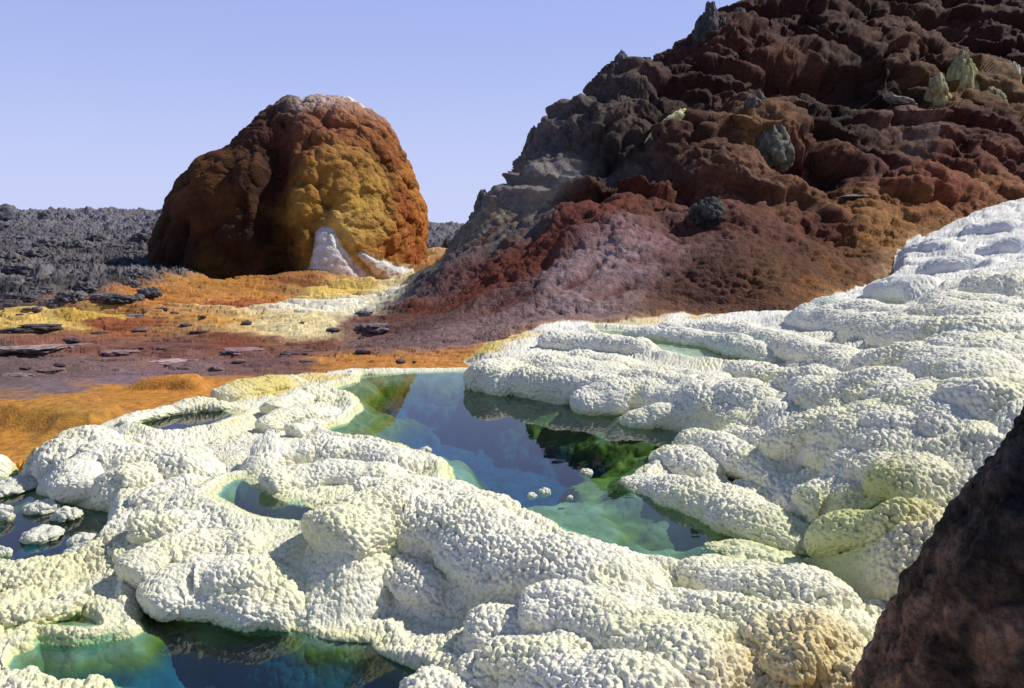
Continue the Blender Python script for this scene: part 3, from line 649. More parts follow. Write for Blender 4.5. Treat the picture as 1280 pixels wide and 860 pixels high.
def piece(code, name, mat):
    q = qa[rq == code]
    if len(q) == 0: return None
    u, inv = np.unique(q, return_inverse=True)
    return make_mesh(name, pos[u], inv.reshape(-1, 4), mat, col[u])
def region_of(x, y):
    a = np.array([x], F32), np.array([y], F32)
    r = 7
    for c_, P_ in ((6, BANK_LEFT), (8, RIMS), (9, NECK), (5, TERR)):
        if poly_sd(a[0], a[1], P_, .01)[0] > 0: r = c_
    return r
def smooth_path(R_, step):
    R_ = np.asarray(R_, float); n = len(R_)
    E = np.vstack([2 * R_[0] - R_[1], R_, 2 * R_[-1] - R_[-2]]); out = []
    for i in range(n - 1):
        a, b, c, d = E[i:i + 4]
        m = max(2, int(np.linalg.norm(c - b) / step))
        t = np.linspace(0, 1, m, endpoint=(i == n - 2))[:, None]
        out.append(.5 * (2 * b + (c - a) * t + (2 * a - 5 * b + 4 * c - d) * t ** 2 + (3 * b - a - 3 * c + d) * t ** 3))
    return np.vstack(out)
def salt_roll(w, R_, parent, seed):       # one rounded roll of crust: a swept half tube with a bulbous head, grown over with beads
    ym = np.mean([q[1] for q in R_]); st = max(.0043, .0012 * ym)
    path = smooth_path(R_, st)
    dist = np.r_[0, np.cumsum(np.linalg.norm(np.diff(path, axis=0), axis=1))]; Ln = dist[-1]
    ncap = max(6, int(w / st * .8))
    d0 = path[0] - path[min(8, len(path) - 1)]; d0 /= np.linalg.norm(d0); d1 = path[-1] - path[-min(9, len(path))]; d1 /= np.linalg.norm(d1)
    e = np.linspace(1, 0, ncap, endpoint=False)[:, None] ** 1.0
    full = np.vstack([path[0] + d0 * w * .55 * np.sin(e * math.pi / 2), path, path[-1] + d1 * w * 1.2 * np.sin(e[::-1] * math.pi / 2)])
    ef = np.r_[np.cos(e[:, 0] * math.pi / 2), np.ones(len(path)), np.cos(e[::-1, 0] * math.pi / 2)].clip(.02)
    ar = np.r_[np.full(ncap, 0.), dist, np.full(ncap, Ln)]
    fp = np.c_[full[:, 0], full[:, 1], np.full(len(full), seed * 3.3)].astype(F32)
    wob = fbm(fp * (1.1 / (w + .25)), 3, 901)
    rad = w * .80 * ef * (1 + .17 * wob) * (1 - .25 * sstep(.55 * Ln, Ln, ar))
    tan = np.gradient(full[:, :2], axis=0); tan /= np.linalg.norm(tan, axis=1, keepdims=True) + 1e-9
    side = np.c_[-tan[:, 1], tan[:, 0]]
    full[:, :2] += side * (w * .30 * fbm(fp * (1.6 / (w + .2)), 2, 907))[:, None]
    na = max(14, int(w * 5.0 / st)); an = np.linspace(math.radians(-90), math.radians(270), na)
    ca, sa = np.cos(an), np.sin(an)
    hh = rad * .66
    cz = full[:, 2] - .66 * w * .80 * (.35 + .65 * ef) + .012 + .10 * w * wob - (.75 * w * sstep(.70, 1.0, ar / Ln) ** 1.5) * (0 if Ln < .25 else 1)
    X = full[:, 0, None] + side[:, 0, None] * rad[:, None] * ca; Y = full[:, 1, None] + side[:, 1, None] * rad[:, None] * ca
    Z = cz[:, None] + hh[:, None] * sa
    P_ = np.stack([X, Y, Z], -1)
    du = np.gradient(P_, axis=0); dw = np.gradient(P_, axis=1)
    nn = np.cross(dw, du); nn /= np.linalg.norm(nn, axis=-1, keepdims=True) + 1e-9
    cen = np.stack([full[:, 0], full[:, 1], cz], -1)[:, None, :]
    if ((P_ - cen) * nn).sum() < 0: nn = -nn
    pp = P_.reshape(-1, 3).astype(F32); nn = nn.reshape(-1, 3).astype(F32)
    hgt, crease = beads(pp)
    hgt = 1.15 * hgt + .014 * w / .3 * (lumps(pp * (.9 / w) + .4 * fbm(pp * 2.5, 2, 917)[:, None], 911) - .6) + .022 * fbm(pp * 4, 3, 913)
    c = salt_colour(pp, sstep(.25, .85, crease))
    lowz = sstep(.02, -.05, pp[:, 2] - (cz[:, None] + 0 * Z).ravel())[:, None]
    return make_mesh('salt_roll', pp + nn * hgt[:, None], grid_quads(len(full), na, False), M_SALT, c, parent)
tag(piece(0, 'pool_bed', M_BED), kind='structure')
tag(piece(1, 'ground', M_GROUND), kind='structure')
tag(piece(2, 'hill', M_HILL), kind='structure')
tag(piece(3, 'lava_field', M_LAVA), kind='structure')
tag(piece(4, 'orange_crust', M_GROUND), 'lobed flat orange crust along the far left edge of the white salt', 'mineral crust')
MASS = {}
MASS[5] = tag(piece(5, 'salt_terrace', M_SALT), 'broad white salt slope with stepped rolls descending from the brown hill to the pool', 'salt terrace')
MASS[6] = tag(piece(6, 'salt_bank', M_SALT), 'left white salt bank with flat top between the two lower pools and the small hole', 'salt bank')
MASS[7] = tag(piece(7, 'salt_bank', M_SALT), 'foreground white salt bank of long diagonal rolls in front of the blue pool', 'salt bank')
MASS[8] = tag(piece(8, 'salt_ledge', M_SALT), 'low branching cream salt rims separating the small pools at lower left', 'salt rim')
MASS[9] = tag(piece(9, 'salt_ledge', M_SALT), 'yellow to white salt rim curling along the far left end of the blue pool', 'salt rim')
for n_, (w_, a_, R_) in enumerate(RIDGES):
    mid = R_[len(R_) // 2]
    salt_roll(w_, R_, MASS[region_of(mid[0], mid[1])], n_)
del qa, rq

# ground behind and beside the view, below the sheet
gx = np.array([-6000, 6000, 6000, -6000], float)
th = np.linspace(0, 2 * math.pi, 97)[:-1]
rr = np.array([0.01, 2, 6, 20, 80, 300, 1500, 7000])
gco = np.array([(r * math.cos(t), r * math.sin(t), -1.1 - (0.3 if r > 1000 else 0)) for r in rr for t in th])
gq = [(i * 96 + j, (i + 1) * 96 + j, (i + 1) * 96 + (j + 1) % 96, i * 96 + (j + 1) % 96) for i in range(len(rr) - 1) for j in range(96)]
gcol = np.tile((.2, .16, .15), (len(gco), 1))
tag(make_mesh('terrain', gco, gq, M_GROUND, gcol), kind='structure')

# ------------------------------------------------------------------ water
M_WATER = water_mat('brine', (.60, .86, .95))
M_SHALLOW = water_mat('shallow_brine', (.85, .95, .92))
for n, z, W in POOLW:
    g_ = .03 if n != 'left' else .05
    gx_ = np.arange(W[:, 0].min() - .2, W[:, 0].max() + .2, g_); gy_ = np.arange(W[:, 1].min() - .2, W[:, 1].max() + .2, g_)
    GX, GY = np.meshgrid(gx_, gy_, indexing='ij')
    ok = poly_sd(GX.ravel().astype(F32), GY.ravel().astype(F32), W, .2) > -.10
    qd = grid_quads(len(gx_), len(gy_), False); qd = qd[ok[qd].any(axis=1)]
    u_, inv_ = np.unique(qd, return_inverse=True)
    wco = np.c_[GX.ravel()[u_], GY.ravel()[u_], np.full(len(u_), z)]
    wo = make_mesh('water', wco, inv_.reshape(-1, 4), M_SHALLOW if n in ('upper', 'top') else M_WATER, smooth=False)
    tag(wo, kind='structure')
# ------------------------------------------------------------------ mound


sil = [(352,192,524),(345,194,525),(320,195,531),(300,198,532),(280,205,531),(260,213,527),(235,225,521),(215,236,515),(205,252,511),(195,283,505),(180,297,495),(160,315,481),(150,325,470),(140,334,456),(130,350,440),(124,382,424),(122,403,408)]
YM = 27.6
zs = np.array([at_d(400, p, YM)[2] for p, a, b in sil]); xl = np.array([at_d(a, p, YM)[0] for p, a, b in sil]); xr = np.array([at_d(b, p, YM)[0] for p, a, b in sil])
NU, NV = 620, 330
t = np.linspace(0, 1, NV)
arc = np.r_[0, np.cumsum(np.hypot(np.diff(zs), .5 * (np.abs(np.diff(xl)) + np.abs(np.diff(xr)))))]; arc /= arc[-1]
zv = np.interp(t, arc, zs); lv = np.interp(t, arc, xl); rv = np.interp(t, arc, xr)
def sm(a, n=5):
    for _ in range(n): a[1:-1] = (a[:-2] + 2 * a[1:-1] + a[2:]) / 4
    return a
zv, lv, rv = sm(zv), sm(lv), sm(rv)
zv[0] -= .5
th = np.linspace(0, 2 * math.pi, NU, endpoint=False)
cx, hw_ = (lv + rv) / 2 + .14, (rv - lv) / 2 * .97
ct, st = np.cos(th), np.sin(th)
sup = (np.abs(ct) ** 2.5 + np.abs(st) ** 2.5) ** (-1 / 2.5)
MX = cx[None] + hw_[None] * (ct * sup)[:, None] * .97
MY = YM + hw_[None] * .95 * (st * sup)[:, None]
MZ = np.repeat(zv[None], NU, 0)
du = np.stack([np.roll(a, -1, 0) - np.roll(a, 1, 0) for a in (MX, MY, MZ)], -1); dw = np.stack([np.gradient(a, axis=1) for a in (MX, MY, MZ)], -1)
mn = np.cross(du, dw); mn /= np.linalg.norm(mn, axis=-1, keepdims=True) + 1e-9
mp = np.stack([MX, MY, MZ], -1).reshape(-1, 3).astype(F32); mn = mn.reshape(-1, 3).astype(F32)
mw = np.stack([fbm(mp * .8, 3, 301 + i) for i in range(3)], 1)
q = mp + .5 * mw
l1 = lumps(q * np.array([.75, .75, .55], F32), 311); l2 = lumps(q * np.array([1.9, 1.9, 1.5], F32), 313); l3 = lumps(q * np.array([4.6, 4.6, 4.2], F32), 317); l4 = lumps(mp * 11, 319)
topf = sstep(3.6, 5.2, mp[:, 2])
cleft = np.exp(-((mp[:, 0] - at_d(343, 240, 24)[0] + .25 * mw[:, 1]) / .42) ** 2) * sstep(4.6, 3.6, mp[:, 2]) * (mp[:, 1] < YM)
disp = -.8 * cleft + .42 * (l1 - .75) + .27 * (l2 - .55) + .09 * (l3 - .5) + .03 * (l4 - .5) + .10 * fbm(mp * 2.5, 4, 321) * topf
flow = np.zeros(len(mp), F32)               # white salt flowing out at its foot
for (a0, b0_, r0, a1, b1x, r1) in [(411, 297, .30, 416, 356, 1.05), (450, 319, .12, 486, 354, .55)]:
    q0, q1 = at_d(a0, b0_, 24.3), at_d(a1, b1x, 23.8)
    dd_, tt_ = seg_dist(mp[:, 0] + .12 * mw[:, 0], mp[:, 2] + .1 * mw[:, 1], (q0[0], q0[2]), (q1[0], q1[2]))
    flow = np.maximum(flow, 1 - dd_ / (r0 + (r1 - r0) * tt_ ** 1.5))
flow = np.where(mp[:, 1] < YM - 1, flow, -1)
disp = disp * (1 - .6 * sstep(0, .3, flow)) + .13 * sstep(-.05, .7, flow) * (1 + .35 * lumps(mp * 6, 343))
mpos = mp + mn * disp[:, None]
def front(px, py):                         # point on the mound's near side
    X = (px - 640) / FPX
    z = np.interp(0, [0], [0])
    best = None
    for dep in np.linspace(23, 28, 60):
        w = at_d(px, py, dep)
        j = np.argmin(np.abs(zv - w[2]))
        u = (w[0] - cx[j]) / max(hw_[j], .05)
        if abs(u) < 1 and w[1] >= YM - hw_[j] * .95 * (1 - abs(u) ** 2.5) ** .4: return w
    return at_d(px, py, 27.2)
MA = [(front(a, b), c) for a, b, c in [
 (400,126,(.55,.50,.46)),(350,150,(.20,.085,.05)),(310,180,(.19,.085,.05)),(300,200,(.20,.10,.04)),(245,225,(.33,.16,.035)),(230,300,(.10,.038,.013)),(290,320,(.08,.03,.01)),(330,290,(.05,.02,.01)),(330,230,(.075,.03,.014)),(340,190,(.14,.055,.025)),(380,190,(.22,.10,.035)),(440,170,(.26,.115,.045)),(480,190,(.30,.115,.035)),(400,150,(.24,.11,.06)),
 (500,260,(.30,.10,.024)),(522,290,(.38,.16,.03)),(510,220,(.36,.18,.035)),(400,235,(.34,.21,.045)),(450,255,(.42,.30,.065)),(470,215,(.34,.21,.05)),(430,290,(.50,.40,.12)),(372,270,(.40,.27,.05)),(385,310,(.30,.19,.035)),(250,260,(.22,.085,.02)),(480,300,(.33,.15,.035)),(275,340,(.26,.17,.035)),(465,290,(.42,.30,.08)),(350,300,(.16,.08,.015)),(220,330,(.06,.025,.01)),(350,335,(.10,.05,.012)),(440,215,(.32,.19,.045)),(470,250,(.38,.25,.055)),(520,320,(.30,.11,.03)),(265,235,(.30,.14,.03))]]
MA += [((q[0], 2 * YM - q[1], q[2]), c) for q, c in MA]
mcol = blend_anchor(mp[:, 0] + .5 * mw[:, 0], mp[:, 1] + .5 * mw[:, 1], mp[:, 2] + .5 * mw[:, 2], [(*q, c) for q, c in MA], 4.0, .25)
mcol *= (.38 + .62 * l1 * (.5 + .6 * l2))[:, None] * np.array((.92, .76, .70), F32) * (.42 + .78 * sstep(-.75, .45, (mp[:, 0] - at_d(372, 250, 24.5)[0] + .6 * mw[:, 2]) / 1.6))[:, None]  # creases and left half darkened, right half brightened: painted shade and sun
fine = vnoise(mp * 3.1, 331)
mq = grid_quads(NU, NV, True)
top_q = topf + .8 * vnoise(mp * 2.0, 337)
capm = (mp[:, 2] > 5.0) & (vnoise(mp * np.array([1.6, 1.6, 2.], F32), 341) + .9 * (mp[:, 2] - 5.3) + .35 * (mp[:, 0] + 5.9) > .35)
quad_cap = capm[mq[:, 0]]; quad_flow = (flow > 0)[mq[:, 0]]
mound = bpy.data.objects.new('mineral_mound', None); C.objects.link(mound); mound.location = (float(cx[0]), YM, 0.1)
tag(mound, 'tall rounded rust and yellow mineral mound standing alone on the orange flat', 'mound')
def mound_part(name, sel, mat, colr):
    qq = mq[sel]; u, inv = np.unique(qq, return_inverse=True)
    return make_mesh(name, mpos[u] - np.array(mound.location, F32), inv.reshape(-1, 4), mat, colr[u], mound)
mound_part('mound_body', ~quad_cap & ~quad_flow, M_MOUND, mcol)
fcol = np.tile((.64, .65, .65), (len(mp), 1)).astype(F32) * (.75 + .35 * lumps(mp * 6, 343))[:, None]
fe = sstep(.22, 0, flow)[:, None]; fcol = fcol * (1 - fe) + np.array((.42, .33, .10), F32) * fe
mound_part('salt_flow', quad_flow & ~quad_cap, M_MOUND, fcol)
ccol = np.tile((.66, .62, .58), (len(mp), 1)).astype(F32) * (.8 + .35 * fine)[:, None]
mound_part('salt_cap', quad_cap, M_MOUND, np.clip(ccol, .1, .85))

# ------------------------------------------------------------------ lumps: boulders, slabs, pinnacles, floating clumps
def ball(nu=48, nv=32):
    u = np.linspace(0, 2 * math.pi, nu, endpoint=False); v = np.linspace(.02, math.pi - .02, nv)
    U, V_ = np.meshgrid(u, v, indexing='ij')
    return np.stack([np.cos(U) * np.sin(V_), np.sin(U) * np.sin(V_), -np.cos(V_)], -1).reshape(-1, 3).astype(F32), grid_quads(nu, nv, True)

def lump(name, mat, loc, size, colour, seed=0, freq=2.0, amp=.25, amp2=.1, col2=None, taper=0, lean=(0, 0), res=(48, 32), flat=None, parent=None, crease=.35):
    b, q = ball(*res)
    off = seed * 7.13
    n1 = lumps(b * freq * .5 + off, seed) - .5; n2 = lumps(b * freq * 1.5 + off, seed + 5) - .5; n3 = fbm(b * freq * 1.2 + off, 4, seed + 9)
    r = 1 + amp * n1 + amp2 * n2 + amp * .8 * n3
    p = b * r[:, None]
    if flat is not None: p[:, 2] = np.where(p[:, 2] > flat, flat + (p[:, 2] - flat) * .25, p[:, 2])
    hgt = np.clip((p[:, 2] + 1) / 2, 0, 1.2)
    if taper: p[:, :2] *= (1 - taper * hgt ** 1.2)[:, None]
    p = p * np.asarray(size, F32)
    p[:, 0] += lean[0] * hgt * size[2]; p[:, 1] += lean[1] * hgt * size[2]
    c = np.tile(colour, (len(p), 1)).astype(F32)
    if col2 is not None:
        w = sstep(-.2, .35, n3 + .35 * b[:, 2])[:, None]; c = c * (1 - w) + np.asarray(col2, F32) * w
    c *= (1 - crease + crease * 2 * (n2 + .5))[:, None]
    o = make_mesh(name, p, q, mat, np.clip(c, .003, .9), parent)
    o.location = loc
    return o

def ground_z(x, y):
    return float(height(np.array([x], F32), np.array([y], F32))[0][0])

def on_ground(px, py, lo=6.0, hi=80.0):    # where the line of sight of a photo position meets the terrain
    d = ray(px, py); ds = np.geomspace(lo, hi, 1500)
    x = (d[0] / d[1] * ds).astype(F32); z = CAM_H + d[2] / d[1] * ds
    h = height(x, ds.astype(F32))[0]
    hit = np.flatnonzero(h >= z)
    i = hit[0] if len(hit) else len(ds) - 1
    return np.array([x[i], ds[i], h[i]])

# dark boulder on the slope
w = on_ground(885, 280); k_ = w[1] / FPX
tag(lump('boulder', M_HILL, (w[0], w[1], w[2] + .14), (19 * k_, .26, 19 * k_), (.022, .021, .02), 411, 2.6, .3, .2, (.055, .055, .05), res=(96, 64)), 'small round dark grey boulder sitting alone on the red brown slope', 'boulder')

# pinnacles
PINN = [
 (971,170,30,42,(.10,.09,.065),(.15,.145,.11),.55,'grey cone shaped pinnacle in the middle of the brown hill'),
 (950,128,22,34,(.14,.10,.07),(.12,.11,.10),.4,'blunt dark tipped pinnacle above the grey cone on the hill'),
 (1204,85,24,52,(.36,.31,.12),(.30,.28,.14),.5,'tall yellow green pinnacle high on the hill at right'),
 (1176,105,18,40,(.30,.22,.08),(.36,.33,.18),.55,'ochre pinnacle leaning against the tall yellow one on the hill'),
 (1243,118,20,24,(.20,.18,.08),(.28,.27,.16),.35,'low olive knob below the pale green pinnacle'),
 (1268,92,12,34,(.50,.52,.32),(.58,.60,.42),.4,'slim pale green salt pinnacle near the upper right corner'),
 (779,80,17,22,(.08,.08,.082),(.10,.10,.10),.75,'sharp grey pinnacle on the left shoulder of the hill skyline'),
 (808,80,16,14,(.08,.08,.08),(.11,.11,.11),.4,'rounded grey knob beside the sharp pinnacle on the hill skyline'),
 (884,32,22,36,(.06,.055,.055),(.09,.085,.085),.65,'tallest dark pointed pinnacle on the hill skyline'),
 (903,34,13,18,(.06,.055,.05),(.09,.085,.08),.5,'small dark knob right of the tallest skyline pinnacle'),
 (926,22,13,16,(.07,.06,.055),(.1,.09,.085),.5,'small dark stub near where the hill leaves the top of the picture'),
 (605,236,14,14,(.09,.09,.09),(.13,.13,.12),.4,'small grey knob low on the left skyline of the hill'),
 (668,160,14,14,(.08,.08,.08),(.12,.12,.11),.5,'grey stub halfway up the left skyline of the hill'),
 (560,302,9,16,(.06,.06,.065),(.09,.09,.09),.6,'thin dark spike on the rocks at the hill foot beside the mound'),
 (796,285,12,14,(.14,.12,.08),(.26,.24,.17),.3,'pale capped stub at the upper end of the dark crack'),
]
for i, (a, b, hwp, hpx, c1, c2, tp, lab) in enumerate(PINN):
    py_ = b + hpx * .5; w = on_ground(a, py_, 11, 60)
    while w[1] > 38 and py_ < 330:
        py_ += 4; w = on_ground(a, py_, 11, 60)
    if 6 <= i <= 12: hwp, hpx = hwp * 1.1, hpx * 1.5 + max(0, py_ - b - hpx * .5) * .6
    kk = w[1] / FPX
    tag(lump('rock_pinnacle', M_HILL, (w[0], w[1] + .15, w[2] + hpx * kk * .12), (hwp * kk * .8, hwp * kk * .8, hpx * kk * .62), tuple(v * .8 for v in c1), 421 + i * 3, 2.4, .32, .2, tuple(v * .8 for v in c2), taper=tp * .7, res=(72, 56), lean=(rng.uniform(-.1, .1), 0)), lab, 'pinnacle', 'pinnacles standing on the hill')

# sulphur streak and pale patches
def patch(name, a, b, sx, sz, c1, c2, lab, cat, rot=0, lo=11):
    w = on_ground(a, b, lo, 40); kk = w[1] / FPX
    o = lump(name, M_HILL, (w[0], w[1] - .05, w[2] + .05), (sx * kk, .22, sz * kk), c1, int(a), 3, .3, .25, c2, res=(80, 56))
    o.rotation_euler = (0, rot, 0)
    return tag(o, lab, cat)
patch('sulphur_streak', 832, 165, 28, 9, (.42,.38,.10), (.62,.60,.30), 'bright yellow green sulphur streak on the dark left part of the hill', 'sulphur deposit', -.75)
patch('salt_crust', 1125, 130, 16, 5, (.14,.11,.09), (.24,.21,.19), 'pale grey crust patch on the brown hill left of the yellow pinnacles', 'mineral crust', .2)
patch('salt_crust', 1068, 249, 15, 1.5, (.34,.28,.28), (.48,.44,.45), 'thin whitish crust line on the red slope above the dark ripples', 'mineral crust', 0)

# slabs on the flat
SLABS = [(200,452,48,.05,(.26,.18,.19),'long pale mauve slab with dark shadowed edge on the flat'),(38,436,40,.05,(.2,.15,.14),'grey brown slab near the left edge of the flat'),(95,432,26,.045,(.17,.11,.11),'brown slab left of the long pale mauve slab'),
 (50,410,28,.10,(.06,.045,.04),'jagged dark slab lying in the yellow patch'),(28,414,26,.07,(.05,.04,.038),'flat black slab at the left side of the yellow patch'),(125,416,15,.05,(.09,.06,.05),'small dark slab right of the yellow patch'),
 (165,395,14,.05,(.14,.10,.11),'small grey slab in the rust coloured flat'),(250,417,14,.06,(.05,.03,.03),'small dark slab in the middle of the orange flat'),(375,441,34,.07,(.09,.045,.04),'dark red slab standing in for a dark hollow before the mauve rocks at the hill foot'),  # the dark red slab is a dark hollow, put in as a dark lump
 (300,438,26,.05,(.18,.11,.11),'mauve slab between the long pale slab and the dark red slab'),(150,440,22,.04,(.19,.13,.13),'thin mauve slab behind the long pale slab'),(80,376,22,.12,(.13,.11,.12),'pale grey block at the edge of the lava field'),(130,372,18,.09,(.12,.1,.11),'low grey block right of the pale block'),
 (20,470,24,.05,(.14,.11,.11),'rough dark slab beside the orange crust at left'),(60,463,20,.04,(.12,.08,.07),'small rough slab above the orange crust'),(470,410,22,.08,(.13,.10,.10),'grey slab at the left foot of the hill'),(455,392,12,.08,(.10,.09,.09),'small grey block beside the cream salt pan')]
for i, (a, b, hwp, hz, c, lab) in enumerate(SLABS):
    w = on_ground(a, b, 7, 40); kk = w[1] / FPX
    o = lump('rock_slab', M_GROUND, (w[0], w[1], w[2] - hz * .1), (hwp * kk * .75, hwp * kk * rng.uniform(.45, .7), hz * .95), tuple(v * .8 for v in c), 501 + i * 2, 2.6, .55, .3, tuple(v * 1.35 for v in c), flat=.35, res=(72, 40))
    o.rotation_euler = (0, 0, rng.uniform(-.4, .4)); tag(o, lab, 'rock slab', 'rock slabs on the flat')

# stones scattered on the flat
for i in range(40):
    a, b = rng.uniform(0, 520), rng.choice([rng.uniform(384, 424), rng.uniform(424, 466)])
    if 300 < a < 480 and b < 402: continue
    w = on_ground(a, b, 7, 40); kk = rng.uniform(.02, .07) * w[1] / 12
    tone = rng.uniform(.5, 1.2)
    o = lump('stone', M_GROUND, (w[0], w[1], w[2]), (kk * rng.uniform(.8, 1.7), kk, kk * rng.uniform(.35, .6)), (.10 * tone, .065 * tone, .06 * tone), 1001 + i, 2.6, .5, .3, (.15 * tone, .11 * tone, .11 * tone), res=(28, 18))
    o.rotation_euler = (0, 0, rng.uniform(-.6, .6))
    tag(o, 'small dark stone among many scattered over the rust and mauve flat', 'stone', 'stones scattered on the flat')

# lava boulders
BLD = [(8,262,15),(58,266,9),(122,268,9),(160,272,6),(186,270,5),(205,266,9),(28,268,9),(90,271,6),(140,272,6)]
for i, (a, b, s) in enumerate(BLD):
    w = at_d(a, b + 4, 70 + 6 * (i % 3)); kk = w[1] / FPX; gz = ground_z(w[0], w[1])
    tag(lump('lava_boulder', M_LAVA, (w[0], w[1], max(gz, w[2] - s * kk * .3)), (s * kk, s * kk, s * kk * .9), (.07, .07, .085), 601 + i, 2.4, .35, .25, (.12, .12, .14), taper=.25), 
        ['broad dark lava hump at the far left end of the skyline','rounded lava boulder on the skyline near the left edge','domed lava boulder on the skyline midway to the mound','small lava boulder on the skyline right of the domed one','thin upright lava stone on the skyline near the mound','dark lava boulder on the skyline touching the left side of the mound','low lava boulder on the skyline beside the far left hump','low lava stone on the skyline left of the domed boulder','little lava stone on the skyline just right of the domed boulder'][i], 'lava boulder', 'boulders on the lava skyline')
for i in range(70):
    a, b = rng.uniform(-40, 190), rng.uniform(288, 378)
    w = on_ground(a, b, 13, 90); kk = rng.uniform(.07, .22) * w[1] / 20
    tag(lump('lava_block', M_LAVA, (w[0], w[1], w[2] + .1 * kk), (kk * rng.uniform(.8, 1.5), kk, kk * rng.uniform(.35, .8)), (.05, .047, .052), 701 + i, 3.2, .6, .45, (.12, .112, .118), res=(56, 36)), 'dark lava block among many on the rough field left of the mound', 'lava block', 'lava blocks on the rough field')

# floating salt clumps of the left pool
CL = [(15,606,24,10,'long flat cream salt clump reaching into the left pool from the left edge'),(4,638,12,18,'white salt clump cut by the left edge of the picture in the left pool'),(52,633,17,10,'wide cauliflower salt clump floating near the left bank head'),(86,641,16,11,'small salt clump floating in the shade of the left bank'),(52,667,19,11,'lone round salt clump floating in the middle of the left pool'),(2,690,9,8,'tiny salt clump at the left edge low in the left pool'),(106,674,14,12,'upper of the two knobbly salt clumps against the bank foot'),(101,691,14,10,'lower of the two knobbly salt clumps against the bank foot'),(33,842,14,9,'small salt knob in the corner of the low green pool'),]
for i, (a, b, hwp, hpx, lab) in enumerate(CL):
    zc = Z_LOW if i == 8 else Z_LEFT
    w = at_z(a, b + hpx * .6, zc); kk = w[1] / FPX
    bb, q = ball(120, 80)
    sz = np.array([hwp * kk, hwp * kk * (1.0 if i else 1.6), hpx * kk * .9], F32)
    p = bb * sz; p[:, 2] = np.where(p[:, 2] < 0, p[:, 2] * .35, p[:, 2])
    off = np.array([i * 3.1, i * 1.7, 0], F32)
    h1 = lumps((p + off) / .038, 801); h2 = lumps((p + off) / .017, 803)
    p = p + bb * (.034 * h1 + .012 * h2 - .025)[:, None] + np.c_[fbm((p + off) * 9, 2, 805), fbm((p + off) * 9, 2, 806), 0 * p[:, 0]] * .04
    c = np.tile((.64, .64, .54), (len(p), 1)).astype(F32)
    wq = sstep(.02, -.03, p[:, 2])[:, None]; c = c * (1 - wq) + np.array((.46, .42, .14), F32) * wq
    c *= (.75 + .25 * h1)[:, None]
    o = make_mesh('salt_clump', p, q, M_SALT, c); o.location = w + np.array([0, 0, .01])
    tag(o, lab, 'salt clump', 'salt clumps in the lower pools')
for i, (a, b, r, lab) in enumerate([(733,590,.032,'single white salt knob standing out of the dark reflection in the blue pool'),(681,614,.026,'white salt knob on the submerged shelf nearest the foreground bank'),(665,619,.018,'smallest white salt knob at the edge of the submerged shelf'),(712,622,.012,'speck of white salt in the middle of the submerged shelf'),(532,562,.03,'small yellowish salt knob off the tip of the short ridge')]):
    w = at_z(a, b, 0)
    bb, q = ball(60, 40); p = bb * np.array([r * 1.2, r * 1.2, r * .9], F32)
    p[:, 2] *= .8; h1 = lumps(p / .022 + i, 811); p = p + bb * (.022 * h1 - .012)[:, None]; p[:, 2] -= r * .25
    o = make_mesh('salt_nodule', p, q, M_SALT, np.tile((.62, .62, .52), (len(p), 1))); o.location = w
    tag(o, lab, 'salt knob', 'salt knobs in the blue pool')

# pebble on the orange salt
w = at_z(1026, 806, .16)
tag(lump('pebble', M_ROCK, (w[0], w[1], w[2]), (.022, .018, .014), (.05, .045, .045), 821, 3, .4, .3, (.3, .29, .27), res=(36, 24)), 'tiny dark pebble lying on the orange stained salt in the foreground', 'pebble')

# ------------------------------------------------------------------ thin steam on the hill
m_, nt_, N_n, L_n = nodes_of('steam')
o_n = N_n('ShaderNodeOutputMaterial'); vs_ = N_n('ShaderNodeVolumeScatter'); vs_.inputs['Color'].default_value = (.92, .95, 1, 1)
tc_ = N_n('ShaderNodeTexCoord'); nz_ = N_n('ShaderNodeTexNoise'); nz_.inputs['Scale'].default_value = 1.6; nz_.inputs['Detail'].default_value = 4
L_n(tc_.outputs['Object'], nz_.inputs['Vector'])
gr_ = N_n('ShaderNodeTexGradient'); gr_.gradient_type = 'SPHERICAL'; L_n(tc_.outputs['Object'], gr_.inputs[0])
m1_ = N_n('ShaderNodeMapRange'); m1_.inputs[1].default_value = .45; m1_.inputs[2].default_value = .75; L_n(nz_.outputs[0], m1_.inputs[0])
m2_ = N_n('ShaderNodeMath'); m2_.operation = 'MULTIPLY'; L_n(m1_.outputs[0], m2_.inputs[0]); L_n(gr_.outputs[0], m2_.inputs[1])
m3_ = N_n('ShaderNodeMath'); m3_.operation = 'MULTIPLY'; m3_.inputs[1].default_value = .35; L_n(m2_.outputs[0], m3_.inputs[0])
L_n(m3_.outputs[0], vs_.inputs['Density']); L_n(vs_.outputs[0], o_n.inputs['Volume'])
for (a, b, d_, sx_, sy_, sz_, lab) in [(690, 245, 17.2, 1.0, .7, 1.5, 'thin bluish steam drifting over the grey left flank of the hill'), (1130, 190, 18.6, .5, .45, .9, 'faint steam rising below the yellow pinnacles of the hill')]:
    bb, q = ball(32, 20)
    o = make_mesh('steam_plume', bb, q, m_); o.location = hd(a, b, d_) + np.array([0, -.6, .1]); o.scale = (sx_, sy_, sz_); o.rotation_euler = (0, .5, 0)
    tag(o, lab, 'steam')

